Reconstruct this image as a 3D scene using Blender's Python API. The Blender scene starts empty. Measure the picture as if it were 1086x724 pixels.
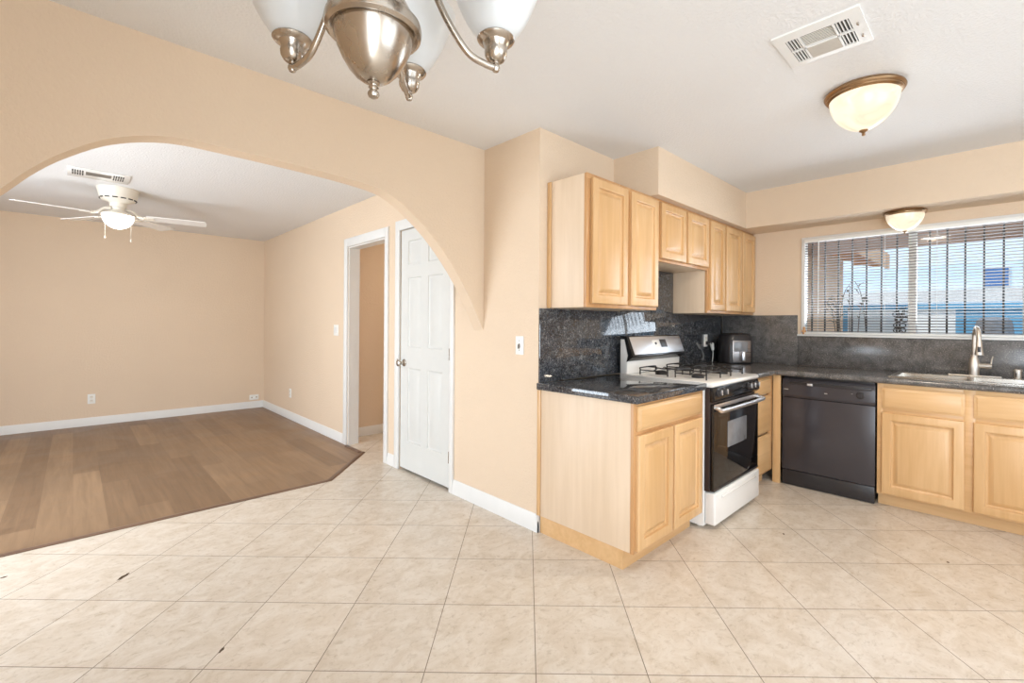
import bpy, bmesh, math, random
from mathutils import Vector, Matrix
random.seed(7)
S = bpy.context.scene
COL = S.collection

# ------------------------------------------------------------------ camera
F, YAW, ROLL, CX, CY, H = 489.751, math.radians(45.7779), math.radians(0.4151), 555.07, 342.97, 1.2553
cam_d = bpy.data.cameras.new('camera')
cam = bpy.data.objects.new('camera', cam_d); COL.objects.link(cam)
cam_d.sensor_width = 36.0; cam_d.sensor_fit = 'HORIZONTAL'
cam_d.lens = F / 1086 * 36
cam_d.shift_x = (543 - CX) / 1086
cam_d.shift_y = (CY - 362) / 1086
cam_d.clip_start = 0.02
fw = Vector((math.cos(YAW), math.sin(YAW), 0)); rt = Vector((math.sin(YAW), -math.cos(YAW), 0)); up = Vector((0, 0, 1))
r2 = rt * math.cos(ROLL) + up * math.sin(ROLL); u2 = up * math.cos(ROLL) - rt * math.sin(ROLL)
M = Matrix((r2, u2, -fw)).transposed().to_4x4(); M.translation = (0, 0, H)
cam.matrix_world = M
S.camera = cam

# ------------------------------------------------------------------ exposure
S.view_settings.view_transform = 'Standard'; S.view_settings.look = 'None'
S.view_settings.gamma = 1.0; S.view_settings.use_curve_mapping = False
S.view_settings.exposure = 0.36

# ------------------------------------------------------------------ sky and sun
w = bpy.data.worlds.new('sky'); S.world = w; w.use_nodes = True
nt = w.node_tree; nt.nodes.clear()
out = nt.nodes.new('ShaderNodeOutputWorld'); bg = nt.nodes.new('ShaderNodeBackground')
tc = nt.nodes.new('ShaderNodeTexCoord'); sep = nt.nodes.new('ShaderNodeSeparateXYZ'); rp = nt.nodes.new('ShaderNodeValToRGB')
nt.links.new(tc.outputs['Generated'], sep.inputs[0]); nt.links.new(sep.outputs['Z'], rp.inputs[0])
rp.color_ramp.elements[0].position = 0.0; rp.color_ramp.elements[0].color = (0.66, 0.83, 0.98, 1)
rp.color_ramp.elements[1].position = 0.55; rp.color_ramp.elements[1].color = (0.36, 0.62, 1.0, 1)
nt.links.new(rp.outputs[0], bg.inputs[0]); bg.inputs[1].default_value = 1.15
nt.links.new(bg.outputs[0], out.inputs[0])

def sun(direction, energy, color):
    d = bpy.data.lights.new('sun', 'SUN'); d.energy = energy; d.angle = math.radians(0.6); d.color = color
    o = bpy.data.objects.new('sun', d); COL.objects.link(o)
    o.rotation_euler = Vector(direction).to_track_quat('-Z', 'Y').to_euler()
sun((0.50, -0.25, -1.0), 2.8, (1.0, 0.95, 0.88))

def area(name, loc, direction, sx, sy, energy, color):
    d = bpy.data.lights.new(name, 'AREA'); d.shape = 'RECTANGLE'; d.size = sx; d.size_y = sy
    d.energy = energy; d.color = color
    o = bpy.data.objects.new(name, d); COL.objects.link(o); o.location = loc
    o.rotation_euler = Vector(direction).to_track_quat('-Z', 'Y').to_euler()
    return o
DAY = (0.82, 0.91, 1.0)
area('daylight_living_window', (-1.72, 4.1, 1.15), (1, 0, 0), 2.2, 1.7, 86, DAY)
area('fill_dining_left', (-0.58, -1.25, 1.05), (1, 0.25, 0), 1.9, 1.9, 66, DAY)  # added fill at an unseen opening, lights the faces turned left
area('fill_rear', (1.6, -2.62, 1.25), (0, 1, 0), 2.6, 1.9, 36, DAY)  # added fill behind the camera, unseen window built around it
area('daylight_kitchen_window', (4.90, 0.47, 1.62), (-1, 0, 0.6), 1.45, 0.8, 24, DAY)
area('hall_fill', (3.3, 4.3, 2.40), (0, 0, -1), .3, .3, 9, (1.0, 0.9, 0.76))  # unseen fill added to brighten the hall wall, no fixture

# ------------------------------------------------------------------ materials
def srgb(r, g, b):
    f = lambda c: (c / 255 / 12.92) if c / 255 <= 0.04045 else ((c / 255 + 0.055) / 1.055) ** 2.4
    return (f(r), f(g), f(b), 1)

def base_mat(name, color, rough=0.5, metal=0.0, spec=0.5):
    m = bpy.data.materials.new(name); m.use_nodes = True
    b = m.node_tree.nodes['Principled BSDF']
    b.inputs['Base Color'].default_value = color; b.inputs['Roughness'].default_value = rough
    b.inputs['Metallic'].default_value = metal; b.inputs['Specular IOR Level'].default_value = spec
    return m, m.node_tree, b

def noise(nt, scale, detail=3, rough=0.5, vec=None, dist=0.0):
    n = nt.nodes.new('ShaderNodeTexNoise'); n.inputs['Scale'].default_value = scale
    n.inputs['Detail'].default_value = detail; n.inputs['Roughness'].default_value = rough
    n.inputs['Distortion'].default_value = dist
    if vec is not None: nt.links.new(vec, n.inputs['Vector'])
    return n

def ramp(nt, fac, stops):
    r = nt.nodes.new('ShaderNodeValToRGB'); e = r.color_ramp.elements
    while len(e) < len(stops): e.new(0.5)
    for el, (p, c) in zip(e, stops): el.position = p; el.color = c
    nt.links.new(fac, r.inputs[0]); return r

def objvec(nt, scale=(1, 1, 1), kind='Object'):
    t = nt.nodes.new('ShaderNodeTexCoord'); mp = nt.nodes.new('ShaderNodeMapping')
    mp.inputs['Scale'].default_value = scale
    nt.links.new(t.outputs[kind], mp.inputs[0]); return mp.outputs[0]

def bump(nt, b, height, strength, dist):
    n = nt.nodes.new('ShaderNodeBump'); n.inputs['Strength'].default_value = strength; n.inputs['Distance'].default_value = dist
    nt.links.new(height, n.inputs['Height']); nt.links.new(n.outputs[0], b.inputs['Normal'])

def plain(name, color, rough=0.5, metal=0.0, spec=0.5, vary=0.04, scale=9.0):
    """paint, plastic or metal with a slight procedural unevenness"""
    m, t, b = base_mat(name, color, rough, metal, spec)
    n = noise(t, scale, 3, 0.5, objvec(t))
    hi = tuple(min(1, c * (1 + vary)) for c in color[:3]) + (1,); lo = tuple(c * (1 - vary) for c in color[:3]) + (1,)
    r = ramp(t, n.outputs['Fac'], [(0.3, lo), (0.7, hi)]); t.links.new(r.outputs[0], b.inputs['Base Color'])
    return m

def wall_mat(name, color, bstr=0.35):
    m, t, b = base_mat(name, color, 0.62, 0, 0.25)
    v = objvec(t)
    n = noise(t, 75, 3, 0.55, v); n2 = noise(t, 1.2, 2, 0.5, v)
    lo = tuple(c * 0.965 for c in color[:3]) + (1,)
    r = ramp(t, n2.outputs['Fac'], [(0.3, lo), (0.7, color)]); t.links.new(r.outputs[0], b.inputs['Base Color'])
    r2_ = ramp(t, n.outputs['Fac'], [(0.40, (0, 0, 0, 1)), (0.62, (1, 1, 1, 1))])
    bump(t, b, r2_.outputs[0], bstr, 0.003)
    return m

def wood_mat(name, axis, c_lo, c_hi, rough=0.34):
    m, t, b = base_mat(name, c_hi, rough, 0, 0.5)
    sc = [38, 38, 38]; sc['xyz'.index(axis)] = 2.2
    v = objvec(t, tuple(sc)); n = noise(t, 1.0, 5, 0.6, v, 0.35)
    sc2 = [5, 5, 5]; sc2['xyz'.index(axis)] = 0.9
    n2 = noise(t, 1.0, 3, 0.5, objvec(t, tuple(sc2)), 0.8)
    mx = t.nodes.new('ShaderNodeMath'); mx.operation = 'MULTIPLY_ADD'
    t.links.new(n.outputs['Fac'], mx.inputs[0]); mx.inputs[1].default_value = 0.4
    sc3 = t.nodes.new('ShaderNodeMath'); sc3.operation = 'MULTIPLY'; sc3.inputs[1].default_value = 0.6
    t.links.new(n2.outputs['Fac'], sc3.inputs[0]); t.links.new(sc3.outputs[0], mx.inputs[2])
    r = ramp(t, mx.outputs[0], [(0.33, c_lo), (0.66, c_hi)]); t.links.new(r.outputs[0], b.inputs['Base Color'])
    bump(t, b, n.outputs['Fac'], 0.04, 0.001)
    return m

def granite_mat(name, rough=0.045, spec=0.9, lift=1.0, warm=1.0, stops=((50, 52, 57), (86, 88, 92), (142, 140, 136)), fine=85):
    m, t, b = base_mat(name, (0.03, 0.03, 0.035, 1), rough, 0, spec)
    v = objvec(t)
    n1 = noise(t, fine, 4, 0.75, v, 0.6); n2 = noise(t, 150, 3, 0.6, v); n3 = noise(t, 14, 4, 0.65, v, 0.4)
    a = ramp(t, n1.outputs['Fac'], [(0.40, srgb(*stops[0])), (0.55, srgb(*stops[1])), (0.68, srgb(*stops[2]))])
    s = ramp(t, n2.outputs['Fac'], [(0.63, (0, 0, 0, 1)), (0.69, (1, 1, 1, 1))])
    g = ramp(t, n3.outputs['Fac'], [(0.35, (0.62 * lift * warm, 0.62 * lift, 0.62 * lift / warm, 1)), (0.7, (1.35 * lift * warm, 1.35 * lift, 1.35 * lift / warm, 1))])
    mul = t.nodes.new('ShaderNodeMix'); mul.data_type = 'RGBA'; mul.blend_type = 'MULTIPLY'; mul.inputs[0].default_value = 1.0
    t.links.new(a.outputs[0], mul.inputs[6]); t.links.new(g.outputs[0], mul.inputs[7])
    mx = t.nodes.new('ShaderNodeMix'); mx.data_type = 'RGBA'
    t.links.new(s.outputs[0], mx.inputs[0]); t.links.new(mul.outputs[2], mx.inputs[6]); mx.inputs[7].default_value = srgb(176, 170, 164)
    t.links.new(mx.outputs[2], b.inputs['Base Color'])
    return m

CHIPS = [(.181, 2.988, math.radians(45.3), .040, .010), (.411, 2.063, math.radians(45.3), .018, .007), (-.239, 3.375, 0, .014, .009), (3.346, .179, 0, .009, .007), (3.07, .894, 0.5, .012, .005)]
def tile_mat():
    m, t, b = base_mat('cream_floor_tile', srgb(222, 205, 182), 0.3, 0, 0.45)
    tcn = t.nodes.new('ShaderNodeTexCoord'); mp = t.nodes.new('ShaderNodeMapping'); mp.vector_type = 'TEXTURE'
    mp.inputs['Location'].default_value = (1.1943, 1.1499, 0); mp.inputs['Rotation'].default_value = (0, 0, math.radians(45.33))
    t.links.new(tcn.outputs['Object'], mp.inputs[0])
    br = t.nodes.new('ShaderNodeTexBrick'); br.offset = 0.0; br.squash = 1.0
    br.inputs['Scale'].default_value = 1.0; br.inputs['Brick Width'].default_value = 0.4005; br.inputs['Row Height'].default_value = 0.4005
    br.inputs['Mortar Size'].default_value = 0.0018; br.inputs['Mortar Smooth'].default_value = 0.15; br.inputs['Bias'].default_value = 0.0
    br.inputs['Color1'].default_value = (0.92, 0.92, 0.92, 1); br.inputs['Color2'].default_value = (1.0, 1.0, 1.0, 1); br.inputs['Mortar'].default_value = (1, 1, 1, 1)
    t.links.new(mp.outputs[0], br.inputs['Vector'])
    st = t.nodes.new('ShaderNodeMapping'); st.inputs['Scale'].default_value = (1.0, 1.3, 1.0); st.inputs['Rotation'].default_value = (0, 0, 0.5)
    t.links.new(tcn.outputs['Object'], st.inputs[0])
    n1 = noise(t, 7.0, 8, 0.74, st.outputs[0], 0.7); n2 = noise(t, 30, 6, 0.75, st.outputs[0], 0.6)
    c = ramp(t, n1.outputs['Fac'], [(0.30, srgb(206, 190, 170)), (0.46, srgb(217, 203, 186)), (0.62, srgb(226, 215, 201)), (0.78, srgb(212, 196, 177))])
    d = ramp(t, n2.outputs['Fac'], [(0.30, (0.72, 0.67, 0.60, 1)), (0.47, (1, 1, 1, 1))])
    m1 = t.nodes.new('ShaderNodeMix'); m1.data_type = 'RGBA'; m1.blend_type = 'MULTIPLY'; m1.inputs[0].default_value = 0.75
    t.links.new(c.outputs[0], m1.inputs[6]); t.links.new(d.outputs[0], m1.inputs[7])
    m2 = t.nodes.new('ShaderNodeMix'); m2.data_type = 'RGBA'; m2.blend_type = 'MULTIPLY'; m2.inputs[0].default_value = 0.7
    t.links.new(m1.outputs[2], m2.inputs[6]); t.links.new(br.outputs['Color'], m2.inputs[7])
    m3 = t.nodes.new('ShaderNodeMix'); m3.data_type = 'RGBA'
    t.links.new(br.outputs['Fac'], m3.inputs[0]); t.links.new(m2.outputs[2], m3.inputs[6]); m3.inputs[7].default_value = srgb(128, 114, 98)
    col = m3.outputs[2]
    nd = noise(t, 55, 3, 0.6, tcn.outputs['Object'])
    for px, py, ang, sx, sy in CHIPS:      # small chips worn into the grout and tile
        q = t.nodes.new('ShaderNodeMapping'); q.vector_type = 'TEXTURE'
        q.inputs['Location'].default_value = (px, py, 0); q.inputs['Rotation'].default_value = (0, 0, ang); q.inputs['Scale'].default_value = (sx, sy, 1)
        t.links.new(tcn.outputs['Object'], q.inputs[0])
        ln = t.nodes.new('ShaderNodeVectorMath'); ln.operation = 'LENGTH'; t.links.new(q.outputs[0], ln.inputs[0])
        ad = t.nodes.new('ShaderNodeMath'); ad.operation = 'MULTIPLY_ADD'; ad.inputs[1].default_value = 1.2; t.links.new(nd.outputs['Fac'], ad.inputs[0]); t.links.new(ln.outputs['Value'], ad.inputs[2])
        lt = t.nodes.new('ShaderNodeMath'); lt.operation = 'LESS_THAN'; lt.inputs[1].default_value = 1.5; t.links.new(ad.outputs[0], lt.inputs[0])
        mm = t.nodes.new('ShaderNodeMix'); mm.data_type = 'RGBA'; t.links.new(lt.outputs[0], mm.inputs[0]); t.links.new(col, mm.inputs[6]); mm.inputs[7].default_value = srgb(84, 66, 50)
        col = mm.outputs[2]
    t.links.new(col, b.inputs['Base Color'])
    rr = ramp(t, br.outputs['Fac'], [(0.0, (0.27, 0.27, 0.27, 1)), (1.0, (0.8, 0.8, 0.8, 1))]); t.links.new(rr.outputs[0], b.inputs['Roughness'])
    inv = t.nodes.new('ShaderNodeMath'); inv.operation = 'SUBTRACT'; inv.inputs[0].default_value = 1.0
    t.links.new(br.outputs['Fac'], inv.inputs[1]); bump(t, b, inv.outputs[0], 0.35, 0.002)
    return m

def plank_mat():
    m, t, b = base_mat('brown_wood_planks', srgb(150, 115, 85), 0.36, 0, 0.45)
    tcn = t.nodes.new('ShaderNodeTexCoord'); mp = t.nodes.new('ShaderNodeMapping'); mp.inputs['Rotation'].default_value = (0, 0, math.radians(90))
    t.links.new(tcn.outputs['Object'], mp.inputs[0])
    br = t.nodes.new('ShaderNodeTexBrick'); br.offset = 0.37; br.offset_frequency = 2
    br.inputs['Scale'].default_value = 1.0; br.inputs['Brick Width'].default_value = 1.2; br.inputs['Row Height'].default_value = 0.16
    br.inputs['Mortar Size'].default_value = 0.0005; br.inputs['Mortar Smooth'].default_value = 0.3
    br.inputs['Color1'].default_value = srgb(126, 100, 76); br.inputs['Color2'].default_value = srgb(152, 124, 96); br.inputs['Mortar'].default_value = srgb(108, 86, 68)
    t.links.new(mp.outputs[0], br.inputs['Vector'])
    mg = t.nodes.new('ShaderNodeMapping'); mg.inputs['Scale'].default_value = (26, 1.6, 1); t.links.new(tcn.outputs['Object'], mg.inputs[0])
    n = noise(t, 1.0, 6, 0.65, mg.outputs[0], 0.6)
    n2 = noise(t, 1.6, 4, 0.6, tcn.outputs['Object'], 0.8)
    g = ramp(t, n.outputs['Fac'], [(0.32, (0.80, 0.78, 0.76, 1)), (0.68, (1.12, 1.10, 1.08, 1))])
    g2 = ramp(t, n2.outputs['Fac'], [(0.35, (0.88, 0.86, 0.86, 1)), (0.65, (1.1, 1.1, 1.1, 1))])
    a = br.outputs['Color']
    for gg in (g, g2):
        mm = t.nodes.new('ShaderNodeMix'); mm.data_type = 'RGBA'; mm.blend_type = 'MULTIPLY'; mm.inputs[0].default_value = 0.9
        t.links.new(a, mm.inputs[6]); t.links.new(gg.outputs[0], mm.inputs[7]); a = mm.outputs[2]
    t.links.new(a, b.inputs['Base Color'])
    r = ramp(t, n2.outputs['Fac'], [(0.3, (0.3, 0.3, 0.3, 1)), (0.7, (0.46, 0.46, 0.46, 1))]); t.links.new(r.outputs[0], b.inputs['Roughness'])
    return m

def glow_mat(name, color, strength, base):
    m, t, b = base_mat(name, base, 0.25, 0, 0.5)
    n = noise(t, 7, 3, 0.5, objvec(t), 1.5)
    r = ramp(t, n.outputs['Fac'], [(0.3, tuple(c * 0.6 for c in color[:3]) + (1,)), (0.65, color)])
    t.links.new(r.outputs[0], b.inputs['Emission Color']); b.inputs['Emission Strength'].default_value = strength
    return m

def glass_mat():
    m = bpy.data.materials.new('clear_glass'); m.use_nodes = True; t = m.node_tree; t.nodes.clear()
    o = t.nodes.new('ShaderNodeOutputMaterial'); a = t.nodes.new('ShaderNodeBsdfTransparent'); g = t.nodes.new('ShaderNodeBsdfGlossy')
    g.inputs['Roughness'].default_value = 0.06
    lw = t.nodes.new('ShaderNodeFresnel'); lw.inputs[0].default_value = 1.3
    mx = t.nodes.new('ShaderNodeMixShader'); t.links.new(lw.outputs[0], mx.inputs[0]); t.links.new(a.outputs[0], mx.inputs[1]); t.links.new(g.outputs[0], mx.inputs[2])
    t.links.new(mx.outputs[0], o.inputs[0]); return m

def brushed_mat(name, color, rough, axis_scale=(2, 2, 160)):
    m, t, b = base_mat(name, color, rough, 1.0)
    n = noise(t, 1.0, 3, 0.6, objvec(t, axis_scale))
    r = ramp(t, n.outputs['Fac'], [(0.3, (rough * 0.8,) * 3 + (1,)), (0.7, (rough * 1.3,) * 3 + (1,))])
    t.links.new(r.outputs[0], b.inputs['Roughness']); return m

W_TAN = wall_mat('tan_wall_paint', srgb(228, 205, 179))
W_CEIL = wall_mat('white_ceiling_texture', srgb(234, 232, 230), 0.4)
W_EXT = wall_mat('exterior_stucco_tan', srgb(222, 178, 140))
TRIM = plain('white_trim_paint', srgb(228, 226, 222), 0.4, vary=0.015)
DOORW = plain('white_door_paint', srgb(216, 215, 210), 0.38, vary=0.015)
TILE = tile_mat(); PLANK = plank_mat(); GRANITE = granite_mat('speckled_dark_granite', stops=((40, 42, 47), (72, 75, 80), (138, 137, 134))); GRANITE_HAZE = granite_mat('reflection_hazed_granite', 0.2, 0.8, 1.25, 1.05, ((74, 74, 75), (90, 89, 89), (114, 112, 109)), 150)  # second granite is the same stone, haze of reflected light put into its colour
LO, HI = srgb(202, 158, 106), srgb(223, 183, 134)
MAPLE_Z = wood_mat('maple_grain_upright', 'z', LO, HI)
MAPLE_X = wood_mat('maple_grain_along_range', 'x', LO, HI)
MAPLE_Y = wood_mat('maple_grain_along_sink', 'y', LO, HI)
FRAME_Z = wood_mat('gap_shaded_maple_frame', 'z', srgb(182, 132, 84), srgb(206, 158, 108))  # face frame darkened: shade in the door gaps put into the colour
MAPLE_P = wood_mat('pale_maple_side_panel', 'z', srgb(214, 188, 158), srgb(228, 204, 177), 0.45)
STRIP = wood_mat('dark_transition_strip', 'x', srgb(96, 72, 56), srgb(130, 102, 82), 0.4)
NICKEL = brushed_mat('brushed_nickel', srgb(182, 172, 160), 0.25, (14, 14, 14))
NICKEL_D = brushed_mat('aged_bronze_ring', srgb(164, 134, 102), 0.3)
STEEL = brushed_mat('stainless_steel', srgb(205, 200, 192), 0.25, (160, 3, 3))
FAUCET = brushed_mat('satin_nickel_faucet', srgb(222, 214, 204), 0.42)
WHITE_EN = plain('white_enamel', srgb(238, 235, 230), 0.18, vary=0.01)
WHITE_PL = plain('white_plastic', srgb(240, 238, 232), 0.35, vary=0.01)
IVORY = plain('ivory_fan_plastic', srgb(232, 224, 210), 0.4, vary=0.01)
BLACK = plain('black_enamel', srgb(24, 23, 24), 0.16, vary=0.1)
BLACK_M = plain('matte_black_iron', srgb(30, 28, 28), 0.5, vary=0.15)
CHAR = plain('charcoal_plastic', srgb(46, 43, 44), 0.3, vary=0.08)
DWMAT = plain('black_dishwasher_front', srgb(62, 58, 61), 0.2, vary=0.1, scale=3)
BROWNBLK = plain('dark_brown_enamel', srgb(58, 48, 46), 0.3, vary=0.08)
OVENGL = plain('oven_black_glass', srgb(20, 19, 20), 0.05, spec=0.6, vary=0.05)
OVENWIN = plain('oven_grey_window', srgb(128, 128, 130), 0.12, vary=0.15, scale=14)
SILVERP = brushed_mat('silver_control_face', srgb(228, 228, 230), 0.34, (120, 3, 3))
FRYER = brushed_mat('grey_metal_fryer_front', srgb(150, 144, 142), 0.3, (3, 3, 120))
VENTG = plain('vent_grey_beige', srgb(196, 186, 172), 0.5)
DARKV = plain('vent_dark', srgb(120, 112, 102), 0.6)
DARKSLOT = plain('slot_dark', srgb(60, 56, 52), 0.7)
GLASS = glass_mat()
WARMGLOW = glow_mat('lit_frosted_glass', (1.0, 0.86, 0.66, 1), 0.82, srgb(150, 136, 112))
FANGLOW = glow_mat('lit_white_glass', (1.0, 0.97, 0.92, 1), 7.0, srgb(250, 248, 244))
SHADE = plain('swirled_alabaster_glass', srgb(240, 240, 238), 0.3, vary=0.03, scale=16)
_b = SHADE.node_tree.nodes['Principled BSDF']; 
def translucent(m, col, fac):
    t = m.node_tree; o = [n for n in t.nodes if n.type == 'OUTPUT_MATERIAL'][0]; b = t.nodes['Principled BSDF']
    tr = t.nodes.new('ShaderNodeBsdfTranslucent'); tr.inputs[0].default_value = col
    mx = t.nodes.new('ShaderNodeMixShader'); mx.inputs[0].default_value = fac
    t.links.new(b.outputs[0], mx.inputs[1]); t.links.new(tr.outputs[0], mx.inputs[2]); t.links.new(mx.outputs[0], o.inputs[0])
translucent(SHADE, (0.95, 0.96, 0.97, 1), 0.5)
SLAT = plain('backlit_blind_slat', srgb(128, 118, 110), 0.45, vary=0.02)  # white slats coloured darker, their backlit shade put into the colour
CORD = plain('white_cord', srgb(230, 228, 222), 0.6)
TAN_CLAY = plain('tan_clay', srgb(206, 158, 112), 0.55, vary=0.25, scale=80)
BLUEW = wall_mat('pale_blue_stucco', srgb(214, 230, 240)); BLUED = wall_mat('mid_blue_paint', srgb(104, 164, 196))
WHITEW = wall_mat('white_block_paint', srgb(236, 236, 232)); BLUEWIN = plain('blue_shaded_window', srgb(70, 110, 160), 0.2)
GREYC = plain('grey_cover_cloth', srgb(120, 124, 128), 0.8, vary=0.2, scale=20)
ROOFB = wood_mat('brown_eave_boards', 'y', srgb(150, 116, 98), srgb(176, 142, 120), 0.6)
RAFTER = wood_mat('orange_rafter_wood', 'x', srgb(222, 150, 92), srgb(240, 180, 122), 0.6)
ROOFT = plain('pale_roof_shingle', srgb(214, 208, 200), 0.9, vary=0.12, scale=30)
DIRT = plain('pale_yard_gravel', srgb(214, 204, 190), 0.95, vary=0.1, scale=30)
STALK = plain('dry_brown_stalk', srgb(112, 102, 88), 0.8, vary=0.2)

# ------------------------------------------------------------------ mesh helpers (world coordinates)
def box(bm, lo, hi, bev=0.0, seg=2):
    x0, y0, z0 = lo; x1, y1, z1 = hi
    t = bmesh.new()
    v = [t.verts.new(p) for p in ((x0, y0, z0), (x1, y0, z0), (x1, y1, z0), (x0, y1, z0), (x0, y0, z1), (x1, y0, z1), (x1, y1, z1), (x0, y1, z1))]
    for f in ((0, 3, 2, 1), (4, 5, 6, 7), (0, 1, 5, 4), (1, 2, 6, 5), (2, 3, 7, 6), (3, 0, 4, 7)): t.faces.new([v[i] for i in f])
    if bev > 0: bmesh.ops.bevel(t, geom=t.edges[:], offset=bev, segments=seg, affect='EDGES', profile=0.5)
    merge(bm, t); return bm

def merge(bm, t, mat=None):
    if mat is not None: bmesh.ops.transform(t, matrix=mat, verts=t.verts)
    me = bpy.data.meshes.new('tmp'); t.to_mesh(me); t.free(); bm.from_mesh(me); bpy.data.meshes.remove(me)

def lathe(bm, profile, centre, n=40, axis=(0, 0, 1), caps=True):
    """profile: (radius, height) pairs along the axis"""
    t = bmesh.new(); rings = []
    for r, z in profile:
        if r < 1e-6: rings.append([t.verts.new((0, 0, z))])
        else: rings.append([t.verts.new((r * math.cos(2 * math.pi * k / n), r * math.sin(2 * math.pi * k / n), z)) for k in range(n)])
    for a, b in zip(rings, rings[1:]):
        for k in range(n):
            k2 = (k + 1) % n
            if len(a) == 1 and len(b) == 1: continue
            if len(a) == 1: t.faces.new((a[0], b[k2], b[k]))
            elif len(b) == 1: t.faces.new((a[k], a[k2], b[0]))
            else: t.faces.new((a[k], a[k2], b[k2], b[k]))
    if caps:
        if len(rings[0]) > 1: t.faces.new(rings[0][::-1])
        if len(rings[-1]) > 1: t.faces.new(rings[-1])
    bmesh.ops.recalc_face_normals(t, faces=t.faces[:])
    q = Vector((0, 0, 1)).rotation_difference(Vector(axis).normalized()).to_matrix().to_4x4()
    merge(bm, t, Matrix.Translation(centre) @ q); return bm

def smooth_path(pts, sub=8):
    P = [Vector(p) for p in pts]; o = []
    for i in range(len(P) - 1):
        p0 = P[max(i - 1, 0)]; p1 = P[i]; p2 = P[i + 1]; p3 = P[min(i + 2, len(P) - 1)]
        for k in range(sub):
            t = k / sub
            o.append(0.5 * ((2 * p1) + (p2 - p0) * t + (2 * p0 - 5 * p1 + 4 * p2 - p3) * t * t + (3 * p1 - p0 - 3 * p2 + p3) * t ** 3))
    o.append(P[-1]); return o

def tube(bm, pts, r, n=10, sub=8, smooth=True):
    """r: a radius or one radius per given point"""
    path = smooth_path(pts, sub) if smooth and len(pts) > 2 else [Vector(p) for p in pts]
    t = bmesh.new(); rings = []; m = len(path)
    nrm = None
    for i, p in enumerate(path):
        d = (path[min(i + 1, m - 1)] - path[max(i - 1, 0)]).normalized()
        if nrm is None: nrm = d.orthogonal().normalized()
        nrm = (nrm - d * nrm.dot(d)).normalized(); bi = d.cross(nrm)
        if isinstance(r, (list, tuple)):
            s = i / (m - 1) * (len(r) - 1); k = min(int(s), len(r) - 2); rr = r[k] + (r[k + 1] - r[k]) * (s - k)
        else: rr = r
        rings.append([t.verts.new(p + (nrm * math.cos(2 * math.pi * k / n) + bi * math.sin(2 * math.pi * k / n)) * rr) for k in range(n)])
    for a, b in zip(rings, rings[1:]):
        for k in range(n): t.faces.new((a[k], a[(k + 1) % n], b[(k + 1) % n], b[k]))
    t.faces.new(rings[0][::-1]); t.faces.new(rings[-1])
    bmesh.ops.recalc_face_normals(t, faces=t.faces[:])
    merge(bm, t); return bm

def prism(bm, poly, ext, bev=0.0):
    """poly: 3-D points of a flat outline, ext: extrusion vector"""
    t = bmesh.new(); a = [t.verts.new(p) for p in poly]; b = [t.verts.new(Vector(p) + Vector(ext)) for p in poly]
    t.faces.new(a); t.faces.new(b[::-1])
    for i in range(len(a)):
        j = (i + 1) % len(a); t.faces.new((a[i], b[i], b[j], a[j]))
    bmesh.ops.recalc_face_normals(t, faces=t.faces[:])
    if bev > 0: bmesh.ops.bevel(t, geom=t.edges[:], offset=bev, segments=2, affect='EDGES', profile=0.5)
    merge(bm, t); return bm

def panel(bm, o, u, v, n, wd, ht, prof):
    """a slab whose front carries nested rectangles: prof = (inset, height) list, then filled"""
    o, u, v, n = (Vector(q) for q in (o, u, v, n)); t = bmesh.new(); rings = []
    for ins, h in prof:
        rings.append([t.verts.new(o + u * a + v * b + n * h) for a, b in ((ins, ins), (wd - ins, ins), (wd - ins, ht - ins), (ins, ht - ins))])
    t.faces.new(rings[0][::-1])
    for a, b in zip(rings, rings[1:]):
        for k in range(4): t.faces.new((a[k], a[(k + 1) % 4], b[(k + 1) % 4], b[k]))
    t.faces.new(rings[-1]); bmesh.ops.recalc_face_normals(t, faces=t.faces[:])
    merge(bm, t); return bm

RAISED = [(0, 0), (0, .018), (.003, .022), (.006, .023), (.048, .023), (.051, .0215), (.053, .010), (.060, .005), (.066, .005), (.089, .0195), (.091, .020)]
DRAWER = [(0, 0), (0, .010), (.005, .012), (.016, .021), (.018, .022)]

def link(name, bm, mat, parent=None, angle=35, world_off=None):
    me = bpy.data.meshes.new(name)
    off = world_off
    if parent is not None and off is None: off = parent.get('_base', (0, 0, 0)) if not isinstance(parent, tuple) else parent
    if off is not None: bmesh.ops.translate(bm, verts=bm.verts, vec=-Vector(off))
    for f in bm.faces: f.smooth = True
    bm.to_mesh(me); bm.free(); me.set_sharp_from_angle(angle=math.radians(angle))
    o = bpy.data.objects.new(name, me); COL.objects.link(o); me.materials.append(mat)
    if parent is not None: o.parent = parent
    return o

BASES = {}
def thing(name, label, cat, loc, group=None):
    o = bpy.data.objects.new(name, None); COL.objects.link(o); o.location = loc; o.empty_display_size = 0.05
    o['label'] = label; o['category'] = cat
    if group: o['group'] = group
    BASES[o.name] = Vector(loc); return o

def part(name, bm, mat, parent, label=None, angle=35):
    """a part (or sub-part): mesh in world coordinates moved into its thing's space"""
    p = parent; base = Vector((0, 0, 0)); q = p
    while q is not None:
        if q.name in BASES: base = BASES[q.name]; break
        q = q.parent
    o = link(name, bm, mat, None, angle, base); o.parent = parent
    if label: o['label'] = label
    return o

def single(name, bm, mat, label, cat, loc, group=None, angle=35):
    o = link(name, bm, mat, None, angle, Vector(loc)); o.location = loc
    o['label'] = label; o['category'] = cat
    if group: o['group'] = group
    BASES[o.name] = Vector(loc); return o

def struct(name, bm, mat, parent=None, angle=35):
    o = link(name, bm, mat, None, angle, Vector((0, 0, 0)))
    if parent is not None: o.parent = parent
    else: o['kind'] = 'structure'
    return o
NB = bmesh.new

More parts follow.
